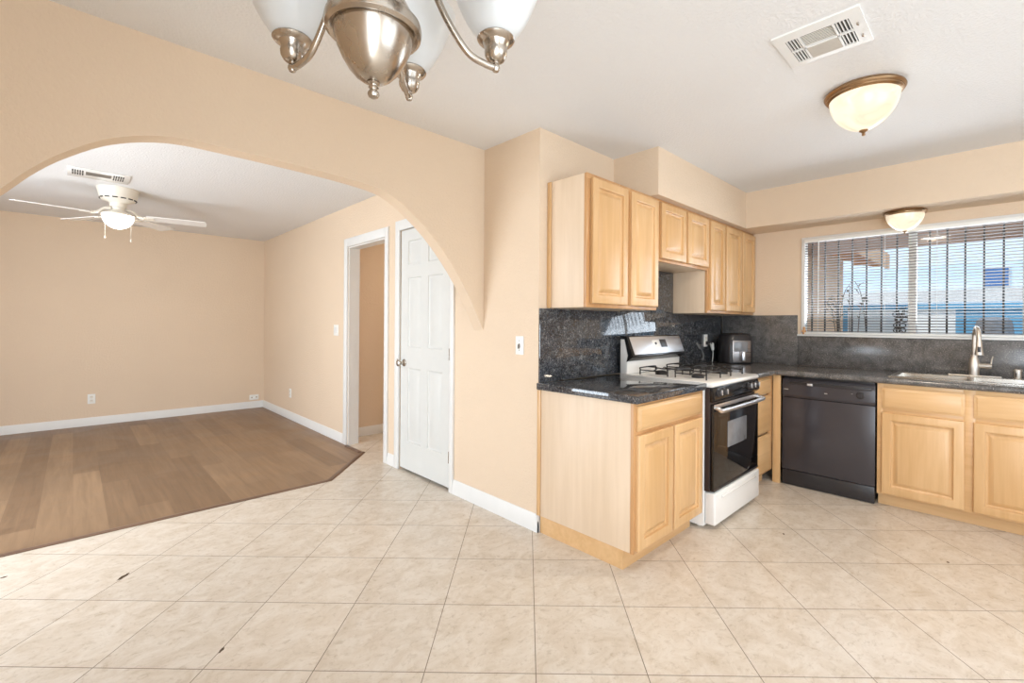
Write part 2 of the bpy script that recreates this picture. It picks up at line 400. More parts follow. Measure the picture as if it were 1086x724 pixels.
# ------------------------------------------------------------------ key planes
XD, YR, YA, YL, XW = 2.011, 1.934, 2.459, 7.553, 4.657
XF, YS, XS, ZS, C = 4.312, 1.579, 2.780, 2.1215, 2.44
XL, XLL, YB = -0.56, -1.70, -2.60

# ------------------------------------------------------------------ setting
def poly_slab(pts, z0, z1): return prism(NB(), [(x, y, z0) for x, y in pts], (0, 0, z1 - z0))
WOOD = [(XLL, 3.68), (1.461, 3.685), (2.011, 4.27), (2.011, YL), (XLL, YL)]
struct('floor_tile', poly_slab([(XL - .1, YB - .1), (XW + .1, YB - .1), (XW + .1, 2.2), (4.2, 2.2), (4.2, 4.95), (2.011, 4.95), (2.011, 4.27), (1.461, 3.685), (XLL, 3.68), (XLL, YA), (XL - .1, YA)], -.08, 0), TILE)
struct('floor_wood', poly_slab(WOOD, -.08, 0.001), PLANK)
struct('ceiling', box(NB(), (XLL - .1, YB - .1, C), (XW + .1, YL + .1, C + .1)), W_CEIL)

# arch wall
ARCH = [(2.011, 1.206), (1.931, 1.354), (1.827, 1.525), (1.678, 1.712), (1.538, 1.847), (1.408, 1.942), (1.330, 1.985), (1.257, 2.011), (1.145, 2.026), (0.963, 2.037), (0.733, 2.043), (0.531, 2.045), (0.353, 2.044), (0.240, 2.028), (0.136, 1.994), (0.053, 1.950), (-0.05, 1.872), (-0.122, 1.800), (-0.19, 1.716), (-0.33, 1.55), (-0.46, 1.36), (-0.56, 1.206)]
apts = [(p.x, p.z) for p in smooth_path([(x, 0, z) for x, z in ARCH], 3)]
struct('wall_arch', prism(NB(), [(XLL, YA, C), (XD, YA, C)] + [(x, YA, z) for x, z in apts] + [(-.56, YA, 0), (XLL, YA, 0)], (0, .101, 0)), W_TAN, angle=20)
# door wall with two openings
def wall_x(name, x0, x1, y0, y1, holes, mat=W_TAN, z1=C):
    bm = NB(); ys = sorted({y0, y1} | {h[0] for h in holes} | {h[1] for h in holes})
    for a, b in zip(ys, ys[1:]):
        hs = [h for h in holes if h[0] <= a + 1e-6 and h[1] >= b - 1e-6]
        if hs:
            h = hs[0]
            if h[2] > 0: box(bm, (x0, a, 0), (x1, b, h[2]))
            box(bm, (x0, a, h[3]), (x1, b, z1))
        else: box(bm, (x0, a, 0), (x1, b, z1))
    return struct(name, bm, mat)
wall_x('wall_door', XD, XD + .115, YR, YL, [(2.835, 3.585, 0, 2.045), (3.845, 4.64, 0, 2.025)])
struct('wall_range', box(NB(), (XD + .115, YR, 0), (XW + .1, YR + .1, C)), W_TAN)
wall_x('wall_window', XW, XW + .10, YB, YR, [(-.29, 1.225, 1.18, 2.035)])
struct('wall_living_back', box(NB(), (XLL - .1, YL, 0), (XD + .115, YL + .1, C)), W_TAN)
wall_x('wall_living_left', XLL - .1, XLL, YA, YL, [(3.0, 5.2, .3, 2.0)])
wall_x('wall_dining_left', XL - .1, XL, YB, YA, [(-2.2, -.3, 0, 2.03)])
_bm = NB()
for lo, hi in (((XL - .1, YB - .1, 0), (.3, YB, C)), ((2.9, YB - .1, 0), (XW + .1, YB, C)), ((.3, YB - .1, 0), (2.9, YB, .3)), ((.3, YB - .1, 2.2), (2.9, YB, C))): box(_bm, lo, hi)
struct('wall_rear', _bm, W_TAN)
struct('wall_hall', box(NB(), (XD + .115, 4.90, 0), (4.2, 5.0, C)), W_TAN)
struct('wall_hall_end', box(NB(), (4.2, YR + .1, 0), (4.3, 5.0, C)), W_TAN)
struct('wall_hall_right', box(NB(), (XD + .115, 3.60, 0), (4.2, 3.68, C)), W_TAN)
_bm = box(NB(), (XS, YS, ZS), (XF, YR, C))
struct('ceiling_soffit_range', _bm, W_TAN)
struct('ceiling_soffit_window', box(NB(), (XF, YB, ZS), (XW, YR, C)), W_TAN)

# baseboards
def bb_prof(p0, p1, nrm, h=.098, t=.014):
    p0, p1, nrm = Vector(p0 + (0,)), Vector(p1 + (0,)), Vector(nrm + (0,)); bm = NB()
    z = Vector((0, 0, 1))
    poly = [p0, p0 + nrm * t, p0 + nrm * t + z * (h * .62), p0 + nrm * t * .72 + z * (h * .72), p0 + nrm * t * .62 + z * (h * .92), p0 + nrm * t * .3 + z * h, p0 + z * h]
    return prism(bm, poly, p1 - p0)
struct('baseboard_living_back', bb_prof((XLL, YL), (XD, YL), (0, -1)), TRIM)
struct('baseboard_living_right', bb_prof((XD, 4.72), (XD, YL), (-1, 0)), TRIM)
struct('baseboard_between_doors', bb_prof((XD, 3.655), (XD, 3.78), (-1, 0)), TRIM)
struct('baseboard_arch_wall', bb_prof((XD, YR - .014), (XD, 2.79), (-1, 0), .105), TRIM)
struct('baseboard_corner_return', bb_prof((XD - .014, YR), (2.035, YR), (0, -1), .105), TRIM)
struct('baseboard_hall', bb_prof((XD + .115, 4.90), (4.2, 4.90), (0, -1)), TRIM)
struct('baseboard_dining_left', bb_prof((XL, -.2), (XL, YA), (1, 0)), TRIM)

# door casings
def casing(name, y0, y1, z1, wl, wr):
    bm = NB(); x0, x1 = XD - .017, XD + .004
    box(bm, (x0, y1, 0), (x1, y1 + wl, z1 + .085), .004); box(bm, (x0, y0 - wr, 0), (x1, y0, z1 + .085), .004)
    box(bm, (x0 - .0005, y0 - .0005, z1), (x1, y1 + .0005, z1 + .085), .004)
    return struct(name, bm, TRIM)
casing('trim_1', 3.845, 4.64, 2.025, .075, .062)
casing('trim_2', 2.835, 3.585, 2.045, .068, .046)
# jamb lining of hall opening (thin)
_bm = NB(); box(_bm, (XD + .004, 3.845, 0), (XD + .115, 3.857, 2.025)); box(_bm, (XD + .004, 4.628, 0), (XD + .115, 4.64, 2.025)); box(_bm, (XD + .004, 3.857, 2.013), (XD + .115, 4.628, 2.025))
struct('trim_3', _bm, TRIM)

# six-panel closet door
def six_panel(y0, y1, z0, z1, xf, th):
    bm = NB(); W = y1 - y0; Hh = z1 - z0; t = bmesh.new()
    ys = [0, .115, .115 + (W - .33) / 2, W - .115 - (W - .33) / 2, W - .115, W]
    zs = [0, .235, .235 + .62, 1.03, 1.03 + .58, 1.72, 1.72 + .20, Hh]
    P = lambda y, z, h: t.verts.new((xf - h, y0 + y, z0 + z))
    for i in range(5):
        for j in range(7):
            a, b, c, d = ys[i], ys[i + 1], zs[j], zs[j + 1]
            prof = [(0, 0)]
            if i in (1, 3) and j in (1, 3, 5): prof = [(0, 0), (.004, -.008), (.012, -.011), (.020, -.011), (.040, -.003)]
            rings = [[P(a + s, c + s, h), P(b - s, c + s, h), P(b - s, d - s, h), P(a + s, d - s, h)] for s, h in prof]
            for q, r in zip(rings, rings[1:]):
                for k in range(4): t.faces.new((q[k], q[(k + 1) % 4], r[(k + 1) % 4], r[k]))
            t.faces.new(rings[-1])
    bmesh.ops.remove_doubles(t, verts=t.verts[:], dist=1e-5); 
    bmesh.ops.recalc_face_normals(t, faces=t.faces[:])
    if sum(f.normal.x for f in t.faces) > 0: bmesh.ops.reverse_faces(t, faces=t.faces[:])
    merge(bm, t); box(bm, (xf + .0125, y0, z0), (xf + th, y1, z1)); box(bm, (xf + .0002, y0, z0), (xf + .0124, y0 + .02, z1)); box(bm, (xf + .0002, y1 - .02, z0), (xf + .0124, y1, z1)); return bm
door = struct('door_1', six_panel(2.84, 3.578, .022, 2.04, XD + .004, .035), DOORW, angle=25)
kb = NB(); ky, kz, kx = 3.520, .915, XD + .004
lathe(kb, [(.0, .0), (.030, .0), (.031, .004), (.026, .008), (.012, .012), (.010, .03), (.014, .034), (.024, .042), (.028, .052), (.026, .062), (.016, .068), (0, .069)], (kx, ky, kz), 28, (-1, 0, 0))
struct('door_knob', kb, NICKEL, door)
for hz in (.25, 1.02, 1.80):
    hb = NB(); tube(hb, [(XD - .003, 2.838, hz - .045), (XD - .003, 2.838, hz + .045)], .006, 10, smooth=False); box(hb, (XD - .002, 2.838, hz - .044), (XD + .003, 2.862, hz + .044))
    struct('hinge', hb, NICKEL, door)
# strike side plate on casing
sb = box(NB(), (XD - .019, 3.588, .885), (XD - .016, 3.606, .945), .001); struct('strike_plate', sb, NICKEL, door)
struct('trim_4', box(NB(), (XD + .06, 2.835, 0), (XD + .115, 3.585, .02)), DARKSLOT)

# wood floor edge strip
def strip(p, q, wd=.042):
    p, q = Vector(p + (0,)), Vector(q + (0,)); d = (q - p).normalized(); n = Vector((-d.y, d.x, 0))
    prof = [(-wd / 2, 0), (-wd / 2, .004), (-wd / 3, .008), (wd / 3, .008), (wd / 2, .004), (wd / 2, 0)]
    return prism(NB(), [p + n * a + Vector((0, 0, z + .0008)) for a, z in prof], q - p)
struct('trim_5', strip((XLL, 3.69), (1.470, 3.690)), STRIP)
struct('trim_6', strip((1.458, 3.688), (2.005, 4.268)), STRIP)
struct('trim_7', strip((1.985, 4.285), (1.985, 4.60)), STRIP)

# ------------------------------------------------------------------ kitchen window
win = bpy.data.objects.new('window_1', None); COL.objects.link(win); win['kind'] = 'structure'
WY0, WY1, WZ0, WZ1 = -.29, 1.225, 1.18, 2.035
fb = NB()
x0, x1 = XW - .012, XW + .075
box(fb, (x0, WY0, WZ0 + .0), (x1, WY0 + .028, WZ1), .003); box(fb, (x0, WY1 - .028, WZ0), (x1, WY1, WZ1), .003)
box(fb, (x0, WY0 + .028, WZ1 - .03), (x1, WY1 - .028, WZ1), .003); box(fb, (x0, WY0 + .028, WZ0), (x1, WY1 - .028, WZ0 + .022), .003)
box(fb, (XW + .03, .442, WZ0 + .022), (x1, .492, WZ1 - .03), .003)
struct('window_frame', fb, TRIM, win)
struct('window_pane', box(NB(), (XW + .062, .4921, WZ0 + .022), (XW + .066, WY1 - .028, WZ1 - .03)), GLASS, win)
struct('window_pane', box(NB(), (XW + .050, WY0 + .028, WZ0 + .022), (XW + .054, .4419, WZ1 - .03)), GLASS, win)
struct('window_sill', box(NB(), (XW - .030, WY0 - .03, 1.163), (XW + .075, WY1 + .025, 1.180), .003), TRIM, win)
# rear and left openings: simple framed glass; rear and dining-left ones added for fill lights
def opening(name, lo, hi, mull, axis):
    e = bpy.data.objects.new(name, None); COL.objects.link(e); e['kind'] = 'structure'
    f = NB(); a = 1 if axis == 'x' else 0
    def bar(c0, c1, z0, z1):
        l, h = list(lo), list(hi); l[a], h[a], l[2], h[2] = c0, c1, z0, z1; box(f, l, h, .003)
    b = .05
    bar(lo[a], lo[a] + b, lo[2], hi[2]); bar(hi[a] - b, hi[a], lo[2], hi[2]); bar(lo[a] + b, hi[a] - b, hi[2] - b, hi[2]); bar(lo[a] + b, hi[a] - b, lo[2], lo[2] + b)
    bar(mull - .03, mull + .03, lo[2] + b, hi[2] - b)
    struct('window_frame', f, TRIM, e)
opening('window_2', (XLL - .09, 3.0, .3), (XLL - .04, 5.2, 2.0), 4.1, 'x')
opening('fill_window_1', (XL - .09, -2.2, 0), (XL - .04, -.3, 2.03), -1.25, 'x')
opening('fill_window_2', (.3, YB - .09, .3), (2.9, YB - .04, 2.2), 1.6, 'y')

# blind hanging in front of the kitchen window
bl = thing('window_blind', 'white mini blind with open slats across the kitchen window', 'blind', (XW - .02, .468, 2.0))
part('head_rail', box(NB(), (XW - .036, WY0 + .03, 1.985), (XW - .012, WY1 - .03, 2.012), .002), WHITE_PL, bl)
sb = NB(); nsl = 36; z_lo, z_hi = 1.205, 1.972
for i in range(nsl):
    z = z_lo + (z_hi - z_lo) * i / (nsl - 1)
    y_ = WY0 + .034
    prism(sb, [(XW - .034, y_, z + .0062), (XW - .025, y_, z + .0050), (XW - .016, y_, z + .0008), (XW - .016, y_, z), (XW - .025, y_, z + .0042), (XW - .034, y_, z + .0054)], (0, WY1 - WY0 - .068, 0))
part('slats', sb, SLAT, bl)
part('bottom_rail', box(NB(), (XW - .036, WY0 + .034, 1.183), (XW - .014, WY1 - .034, 1.195), .002), WHITE_PL, bl)
for y in (1.09, .63, .32, -.12):
    cb = NB()
    for x in (XW - .0385, XW - .0125): tube(cb, [(x, y, 1.19), (x, y, 1.99)], .0009, 6, smooth=False)
    part('ladder_cord', cb, CORD, bl)
part('tilt_wand', tube(NB(), [(XW - .044, 1.085, 1.36), (XW - .044, 1.085, 1.985)], .0035, 8, smooth=False), WHITE_PL, bl)

# small ornament hung at the window corner
fg = thing('figurine', 'tiny tan clay figurine standing at the left corner of the window sill', 'figurine', (XW - .023, 1.196, 1.180))
lathe_c = (XW - .020, 1.196, 1.180)
part('body', lathe(NB(), [(0, 0), (.013, 0), (.014, .004), (.012, .012), (.015, .024), (.012, .036), (.007, .042), (0, .043)], lathe_c, 20), TAN_CLAY, fg)
part('head', lathe(NB(), [(0, .040), (.008, .043), (.0115, .052), (.009, .062), (0, .066)], lathe_c, 20), TAN_CLAY, fg)
hb = NB(); tube(hb, [(XW - .026, 1.184, 1.212), (XW - .034, 1.182, 1.204), (XW - .034, 1.192, 1.200)], .0035, 8); tube(hb, [(XW - .026, 1.208, 1.212), (XW - .034, 1.210, 1.204), (XW - .034, 1.200, 1.200)], .0035, 8)
part('arms', hb, TAN_CLAY, fg)

# ------------------------------------------------------------------ base cabinets
CT = .90; YC = 1.262
def cab_door(bm_name, parent, o, u, n, wd, ht, mat):
    return part(bm_name, panel(NB(), o, u, (0, 0, 1), n, wd, ht, RAISED), mat, parent, angle=20)

c = thing('base_cabinet', 'pale maple base cabinet with one drawer left of the white stove', 'cabinet', (2.37, 1.59, 0))
part('carcass', box(NB(), (2.006, YC + .021, .105), (2.768, YR - .004, CT - .042), .001), MAPLE_P, c)
fbm = NB(); z0, z1 = .105, CT - .042
for lo, hi in (((2.004, YC, z0), (2.034, YC + .02, z1)), ((2.738, YC, z0), (2.770, YC + .02, z1)), ((2.034, YC, z1 - .028), (2.738, YC + .02, z1)), ((2.034, YC, .690), (2.738, YC + .02, .735)), ((2.034, YC, z0), (2.738, YC + .02, .138)), ((2.355, YC, .138), (2.405, YC + .02, .690))): box(fbm, lo, hi, .001)
part('face_frame', fbm, FRAME_Z, c)
part('scribe_strip', box(NB(), (2.000, YR - .030, .105), (2.0055, YR - .004, CT - .042), .001), MAPLE_Z, c)
tk = box(NB(), (2.0216, YC + .070, 0), (2.755, YC + .085, .104)); box(tk, (2.0175, YC + .070, 0), (2.0215, YR - .017, .101))
part('toe_kick', tk, MAPLE_X, c)
part('drawer', panel(NB(), (2.020, YC, .718), (1, 0, 0), (0, 0, 1), (0, -1, 0), .705, .125, DRAWER), MAPLE_X, c)
cab_door('door', c, (2.020, YC, .120), (1, 0, 0), (0, -1, 0), .346, .578, MAPLE_Z)
cab_door('door', c, (2.388, YC, .120), (1, 0, 0), (0, -1, 0), .340, .578, MAPLE_Z)

c = thing('drawer_cabinet', 'narrow maple drawer cabinet between the stove and the dishwasher', 'cabinet', (3.79, 1.59, 0))
part('carcass', box(NB(), (3.552, YC + .021, .105), (4.02, YR - .004, CT - .042), .001), MAPLE_P, c)
fbm = NB()
for lo, hi in (((3.550, YC, .105), (3.575, YC + .02, CT - .042)), ((3.945, YC, .105), (4.022, YC + .02, CT - .042)), ((3.575, YC, CT - .07), (3.945, YC + .02, CT - .042)), ((3.575, YC, .105), (3.945, YC + .02, .13))): box(fbm, lo, hi, .001)
part('face_frame', fbm, FRAME_Z, c)
for za, hh in ((.725, .12), (.425, .285), (.125, .285)):
    part('drawer', panel(NB(), (3.560, YC, za), (1, 0, 0), (0, 0, 1), (0, -1, 0), .375, hh, DRAWER), MAPLE_X, c)
part('toe_kick', box(NB(), (3.555, YC + .07, 0), (4.02, YC + .085, .104)), MAPLE_X, c)
# end panel closing the corner beside the dishwasher
single('end_panel', box(NB(), (4.032, 1.205, 0), (4.052, YC - .002, CT - .042), .001), MAPLE_Z, 'narrow upright maple filler panel at the left edge of the black dishwasher', 'panel', (4.042, 1.23, 0))

XCF = 4.045   # front plane of the sink run
sc_ = thing('sink_cabinet', 'honey maple sink base cabinet under the stainless double sink', 'cabinet', (4.35, .12, 0))
YE = .588; YE0 = -.36
scb = box(NB(), (XCF + .021, YE0, .105), (XW - .004, YE, .70), .001)
box(scb, (XCF + .021, YE - .018, .70), (XW - .004, YE, CT - .042)); box(scb, (XCF + .021, YE0, .70), (XW - .004, YE0 + .018, CT - .042))
part('carcass', scb, MAPLE_Z, sc_)
fbm = NB(); zt = CT - .042
for ya, yb, za, zb in ((.556, YE, .085, zt), (.095, .150, .085, zt), (YE0, -.33, .085, zt), (.150, .556, zt - .03, zt), (.150, .556, .650, .690), (.150, .556, .085, .118), (-.33, .095, zt - .03, zt), (-.33, .095, .650, .690), (-.33, .095, .085, .118)): box(fbm, (XCF, ya, za), (XCF + .02, yb, zb), .001)
part('face_frame', fbm, MAPLE_Y, sc_)
for ya, wd in ((.143, .418), (-.322, .424)):
    part('false_drawer', panel(NB(), (XCF, ya + wd, .684), (0, -1, 0), (0, 0, 1), (-1, 0, 0), wd, .145, DRAWER), MAPLE_Y, sc_)
    cab_door('door', sc_, (XCF, ya + wd, .098), (0, -1, 0), (-1, 0, 0), wd, .560, MAPLE_Z)
part('toe_kick', box(NB(), (XCF + .062, YE0, 0), (XCF + .078, YE, .104)), MAPLE_Y, sc_)

# a further cabinet out of sight keeps the counter carried
c = thing('corner_cabinet', 'maple base cabinet continuing past the sink at the right', 'cabinet', (4.35, -.8, 0))
part('carcass', box(NB(), (XCF + .062, -1.30, .0), (XW - .004, -.365, .085), .002), MAPLE_Z, c)
part('body', box(NB(), (XCF, -1.30, .0855), (XW - .004, -.365, CT - .042), .002), MAPLE_Z, c)
for ya in (-1.285, -.828):
    part('drawer', panel(NB(), (XCF, ya + .445, .684), (0, -1, 0), (0, 0, 1), (-1, 0, 0), .445, .145, DRAWER), MAPLE_Y, c)
    cab_door('door', c, (XCF, ya + .445, .098), (0, -1, 0), (-1, 0, 0), .445, .560, MAPLE_Z)

# ------------------------------------------------------------------ countertops and backsplash
ct = prism(NB(), [(1.992, 1.236, CT - .041), (2.772, 1.236, CT - .041), (2.772, YR - .002, CT - .041), (1.992, YR - .002, CT - .041)], (0, 0, .041), .006)
single('countertop', ct, GRANITE, 'short dark granite countertop on the cabinet left of the stove', 'countertop', (2.37, 1.59, CT - .041))
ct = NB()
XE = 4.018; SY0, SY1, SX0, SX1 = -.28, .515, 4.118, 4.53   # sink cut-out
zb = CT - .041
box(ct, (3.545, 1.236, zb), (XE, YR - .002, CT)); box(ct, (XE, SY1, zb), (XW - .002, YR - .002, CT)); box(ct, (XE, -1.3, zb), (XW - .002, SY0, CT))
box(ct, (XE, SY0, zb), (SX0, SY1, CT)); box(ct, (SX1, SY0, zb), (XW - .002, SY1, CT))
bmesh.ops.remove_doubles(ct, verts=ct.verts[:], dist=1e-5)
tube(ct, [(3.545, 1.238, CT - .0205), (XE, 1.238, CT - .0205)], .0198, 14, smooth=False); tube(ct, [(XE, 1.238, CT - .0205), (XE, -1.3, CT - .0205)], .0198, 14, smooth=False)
single('countertop', ct, GRANITE_HAZE, 'long L-shaped dark granite countertop holding the sink and air fryer', 'countertop', (4.2, 1.0, zb))
bs = box(NB(), (2.012, YR - .013, CT + .001), (XW - .016, YR - .001, 1.348), .001); box(bs, (2.870, YR - .013, 1.3481), (3.640, YR - .001, 1.690), .001)
single('backsplash', bs, GRANITE, 'polished dark granite backsplash behind the stove', 'backsplash', (3.3, YR - .007, CT))
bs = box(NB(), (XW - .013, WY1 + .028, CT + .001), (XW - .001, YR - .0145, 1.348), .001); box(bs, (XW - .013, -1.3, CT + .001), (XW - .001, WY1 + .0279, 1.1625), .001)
single('backsplash', bs, GRANITE_HAZE, 'dark granite backsplash under the kitchen window behind the sink', 'backsplash', (XW - .007, .2, CT))

# ------------------------------------------------------------------ sink, faucet, air gap
sk = thing('kitchen_sink', 'stainless double-bowl sink set into the dark counter below the window', 'sink', (4.33, .12, CT))
sb = NB()
def rim_sheet(bm, x0, x1, y0, y1, holes, z, th):
    xs = sorted({x0, x1} | {a for h in holes for a in (h[0], h[1])}); ys = sorted({y0, y1} | {a for h in holes for a in (h[2], h[3])})
    for a, b in zip(xs, xs[1:]):
        for p, q in zip(ys, ys[1:]):
            if any(a >= h[0] - 1e-6 and b <= h[1] + 1e-6 and p >= h[2] - 1e-6 and q <= h[3] + 1e-6 for h in holes): continue
            box(bm, (a, p, z), (b, q, z + th))
bowls = [(4.135, 4.475, .140, .495), (4.135, 4.475, -.265, .110)]
rim_sheet(sb, 4.095, 4.575, -.30, .535, bowls, CT + .001, .007)
bmesh.ops.remove_doubles(sb, verts=sb.verts[:], dist=1e-5)
part('rim', sb, STEEL, sk)
for a, b, p, q in bowls:
    t = NB(); d = .19; i = .03; zt_ = CT + .004
    top = [(a, p), (b, p), (b, q), (a, q)]; bot = [(a + i, p + i), (b - i, p + i), (b - i, q - i), (a + i, q - i)]
    T = [t.verts.new((x, y, zt_)) for x, y in top]; M1 = [t.verts.new((x + (bx - x) * .35, y + (by - y) * .35, zt_ - d + .03)) for (x, y), (bx, by) in zip(top, bot)]; B = [t.verts.new((x, y, zt_ - d)) for x, y in bot]
    for r, s in ((T, M1), (M1, B)):
        for k in range(4): t.faces.new((r[k], r[(k + 1) % 4], s[(k + 1) % 4], s[k]))
    t.faces.new(B)
    bmesh.ops.recalc_face_normals(t, faces=t.faces[:]); bmesh.ops.solidify(t, geom=t.faces[:], thickness=.0015)
    bw = part('bowl', t, STEEL, sk)
    part('drain', lathe(NB(), [(0, .003), (.03, .003), (.042, .005), (.045, .001), (.045, 0)], ((a + b) / 2, (p + q) / 2, zt_ - d + .0002), 24), NICKEL, bw)
FX, FY = 4.535, .115
fc = thing('kitchen_faucet', 'tall brushed nickel pull-down faucet behind the sink', 'faucet', (FX, FY, CT + .008))
fz = CT + .0085
part('deck_plate', box(NB(), (FX - .028, FY - .135, fz), (FX + .028, FY + .135, fz + .008), .0035), FAUCET, fc)
part('body', lathe(NB(), [(.027, .008), (.028, .03), (.031, .06), (.030, .09), (.024, .12), (.019, .135), (.017, .15)], (FX, FY, fz), 28), FAUCET, fc)
sp = NB(); tube(sp, [(FX, FY, fz + .14), (FX, FY, fz + .27), (FX - .012, FY - .002, fz + .305), (FX - .055, FY - .010, fz + .340), (FX - .105, FY - .020, fz + .326), (FX - .128, FY - .025, fz + .288), (FX - .133, FY - .026, fz + .25)], .0125, 16)
part('spout', sp, FAUCET, fc)
sh = part('spray_head', lathe(NB(), [(.0135, 0), (.015, .01), (.017, .045), (.022, .085), (.023, .10), (.018, .102), (0, .102)], (FX - .132, FY - .026, fz + .255), 24, (-.06, -.012, -1)), FAUCET, fc)
part('spray_button', box(NB(), (FX - .1605, FY - .036, fz + .175), (FX - .1500, FY - .020, fz + .212), .002), CHAR, sh)
hd = NB(); tube(hd, [(FX, FY - .015, fz + .075), (FX - .004, FY - .088, fz + .075)], .017, 16, smooth=False)
lever = part('handle', hd, FAUCET, fc)
part('lever', tube(NB(), [(FX - .004, FY - .082, fz + .075), (FX - .008, FY - .088, fz + .12), (FX - .012, FY - .094, fz + .145)], [.005, .004, .0045], 10), FAUCET, lever)
ag = thing('air_gap', 'small brushed nickel dishwasher air gap cap on the sink right of the faucet', 'air gap', (4.525, -.095, CT + .008))
part('cap', lathe(NB(), [(.017, .0), (.018, .004), (.018, .05), (.021, .052), (.021, .060), (.018, .064), (0, .065)], (4.525, -.095, CT + .0085), 24), FAUCET, ag)
part('vent_slot', box(NB(), (4.503, -.087, CT + .02), (4.5085, -.083, CT + .048)), DARKSLOT, ag)

# ------------------------------------------------------------------ dishwasher
dw = thing('dishwasher', 'black built-in dishwasher between the filler panel and the sink cabinet', 'dishwasher', (4.33, .9, 0))
DX = 4.038; D0, D1 = .598, 1.192
part('tub', box(NB(), (DX + .031, D0 + .006, .02), (XW - .03, D1 - .006, CT - .045), .002), CHAR, dw)
part('door', box(NB(), (DX, D0, .125), (DX + .03, D1, .690), .004), DWMAT, dw)
cp = NB(); prism(cp, [(DX + .03, D0, .693), (DX + .002, D0, .693), (DX - .006, D0, .715), (DX - .004, D0, .800), (DX + .010, D0, .842), (DX + .03, D0, .842)], (0, D1 - D0, 0), .003)
cpan = part('control_panel', cp, DWMAT, dw)
hnd = part('handle_recess', box(NB(), (DX - .012, D0 + .02, .797), (DX + .004, D1 - .05, .818), .004), CHAR, dw)
part('latch', box(NB(), (DX - .0135, D1 - .21, .795), (DX - .0115, D1 - .175, .812), .0005), SILVERP, hnd)
dl = part('dial', lathe(NB(), [(.026, 0), (.026, .004), (.021, .006), (.020, .012), (0, .013)], (DX - .0045, D0 + .085, .758), 28, (-1, 0, 0)), CHAR, dw)
db = box(NB(), (DX - .0230, D0 + .083, .742), (DX - .017, D0 + .087, .774), .001)
part('dial_grip', db, DWMAT, dl)
for mk_ in ((DX - .0062, D1 - .045, .752, DX - .0048, D1 - .010, .757), (DX - .0062, .885, .744, DX - .0048, .905, .750), (DX - .0062, D0 + .13, .762, DX - .0048, D0 + .14, .764)): part('printed_mark', box(NB(), mk_[:3], mk_[3:]), SILVERP, dw)
part('kick_plate', box(NB(), (DX + .004, D0 + .002, .006), (DX + .028, D1 - .002, .120), .002), CHAR, dw)

# ------------------------------------------------------------------ gas range
RX0, RX1, RYF, RYB = 2.779, 3.537, 1.212, 1.868
rg = thing('gas_stove', 'white gas stove with black oven door between the maple cabinets', 'stove', (3.16, 1.54, 0))
bd = NB(); box(bd, (RX0, RYF + .045, .018), (RX1, RYB, .872), .003)
for x in (RX0 + .05, RX1 - .05):
    for y in (RYF + .09, RYB - .05): lathe(bd, [(.018, 0), (.018, .02)], (x, y, 0), 12)
part('body', bd, WHITE_EN, rg)
fr = NB(); box(fr, (RX0 + .006, RYF + .012, .235), (RX1 - .006, RYF + .0445, .872), .001)
part('front_frame', fr, BROWNBLK, rg)
# cooktop with rolled front lip
ck = NB(); prism(ck, [(RX0 - .002, RYB, .873), (RX0 - .002, RYB, .904), (RX0 - .002, RYF + .012, .904), (RX0 - .002, RYF - .008, .898), (RX0 - .002, RYF - .014, .884), (RX0 - .002, RYF - .006, .873)], (RX1 - RX0 + .004, 0, 0), .004)
part('cooktop', ck, WHITE_EN, rg)
# control panel
cpb = NB(); prism(cpb, [(RX0 + .003, RYF + .0115, .782), (RX0 + .003, RYF - .002, .782), (RX0 + .003, RYF - .020, .800), (RX0 + .003, RYF - .008, .872), (RX0 + .003, RYF + .0115, .872)], (RX1 - RX0 - .006, 0, 0), .002)
cpn = part('control_panel', cpb, BLACK, rg)
for x in (RX0 + .065, RX0 + .150, RX1 - .205, RX1 - .135, RX1 - .060):
    k = NB(); lathe(k, [(.024, 0), (.025, .003), (.020, .006), (.018, .020), (.016, .023), (0, .024)], (x, RYF - .0145, .836), 24, (0, -1, .16))
    kn = part('knob', k, CHAR, rg)
    part('pointer', box(NB(), (x - .003, RYF - .0425, .824), (x + .003, RYF - .030, .856), .001), SILVERP, kn)
# oven door
od = part('oven_door', box(NB(), (RX0 + .012, RYF - .012, .238), (RX1 - .004, RYF + .0115, .768), .004), OVENGL, rg)
part('door_trim', box(NB(), (RX0 + .012, RYF - .014, .744), (RX1 - .004, RYF - .0121, .768), .0005), SILVERP, od)
part('bottom_trim', box(NB(), (RX0 + .012, RYF - .014, .238), (RX1 - .004, RYF - .0121, .252), .0005), CHAR, od)
part('oven_window', box(NB(), (RX0 + .215, RYF - .0135, .475), (RX1 - .225, RYF - .0121, .640), .0005), OVENWIN, od)
hb = NB(); hz = .735; tube(hb, [(RX0 + .03, RYF - .013, hz + .014), (RX0 + .035, RYF - .040, hz + .006), (RX0 + .075, RYF - .056, hz), (RX1 - .075, RYF - .056, hz), (RX1 - .035, RYF - .040, hz + .006), (RX1 - .03, RYF - .013, hz + .014)], .013, 14)
part('oven_handle', hb, SILVERP, od)
dr = NB(); box(dr, (RX0 + .012, RYF - .022, .030), (RX1 - .002, RYF + .0445, .228), .012, 3)
drw = part('storage_drawer', dr, WHITE_EN, rg)
part('pull_lip', prism(NB(), [(RX0 + .10, RYF - .0215, .186), (RX0 + .10, RYF - .034, .190), (RX0 + .10, RYF - .036, .198), (RX0 + .10, RYF - .0215, .204)], (RX1 - RX0 - .2, 0, 0), .002), WHITE_EN, drw)
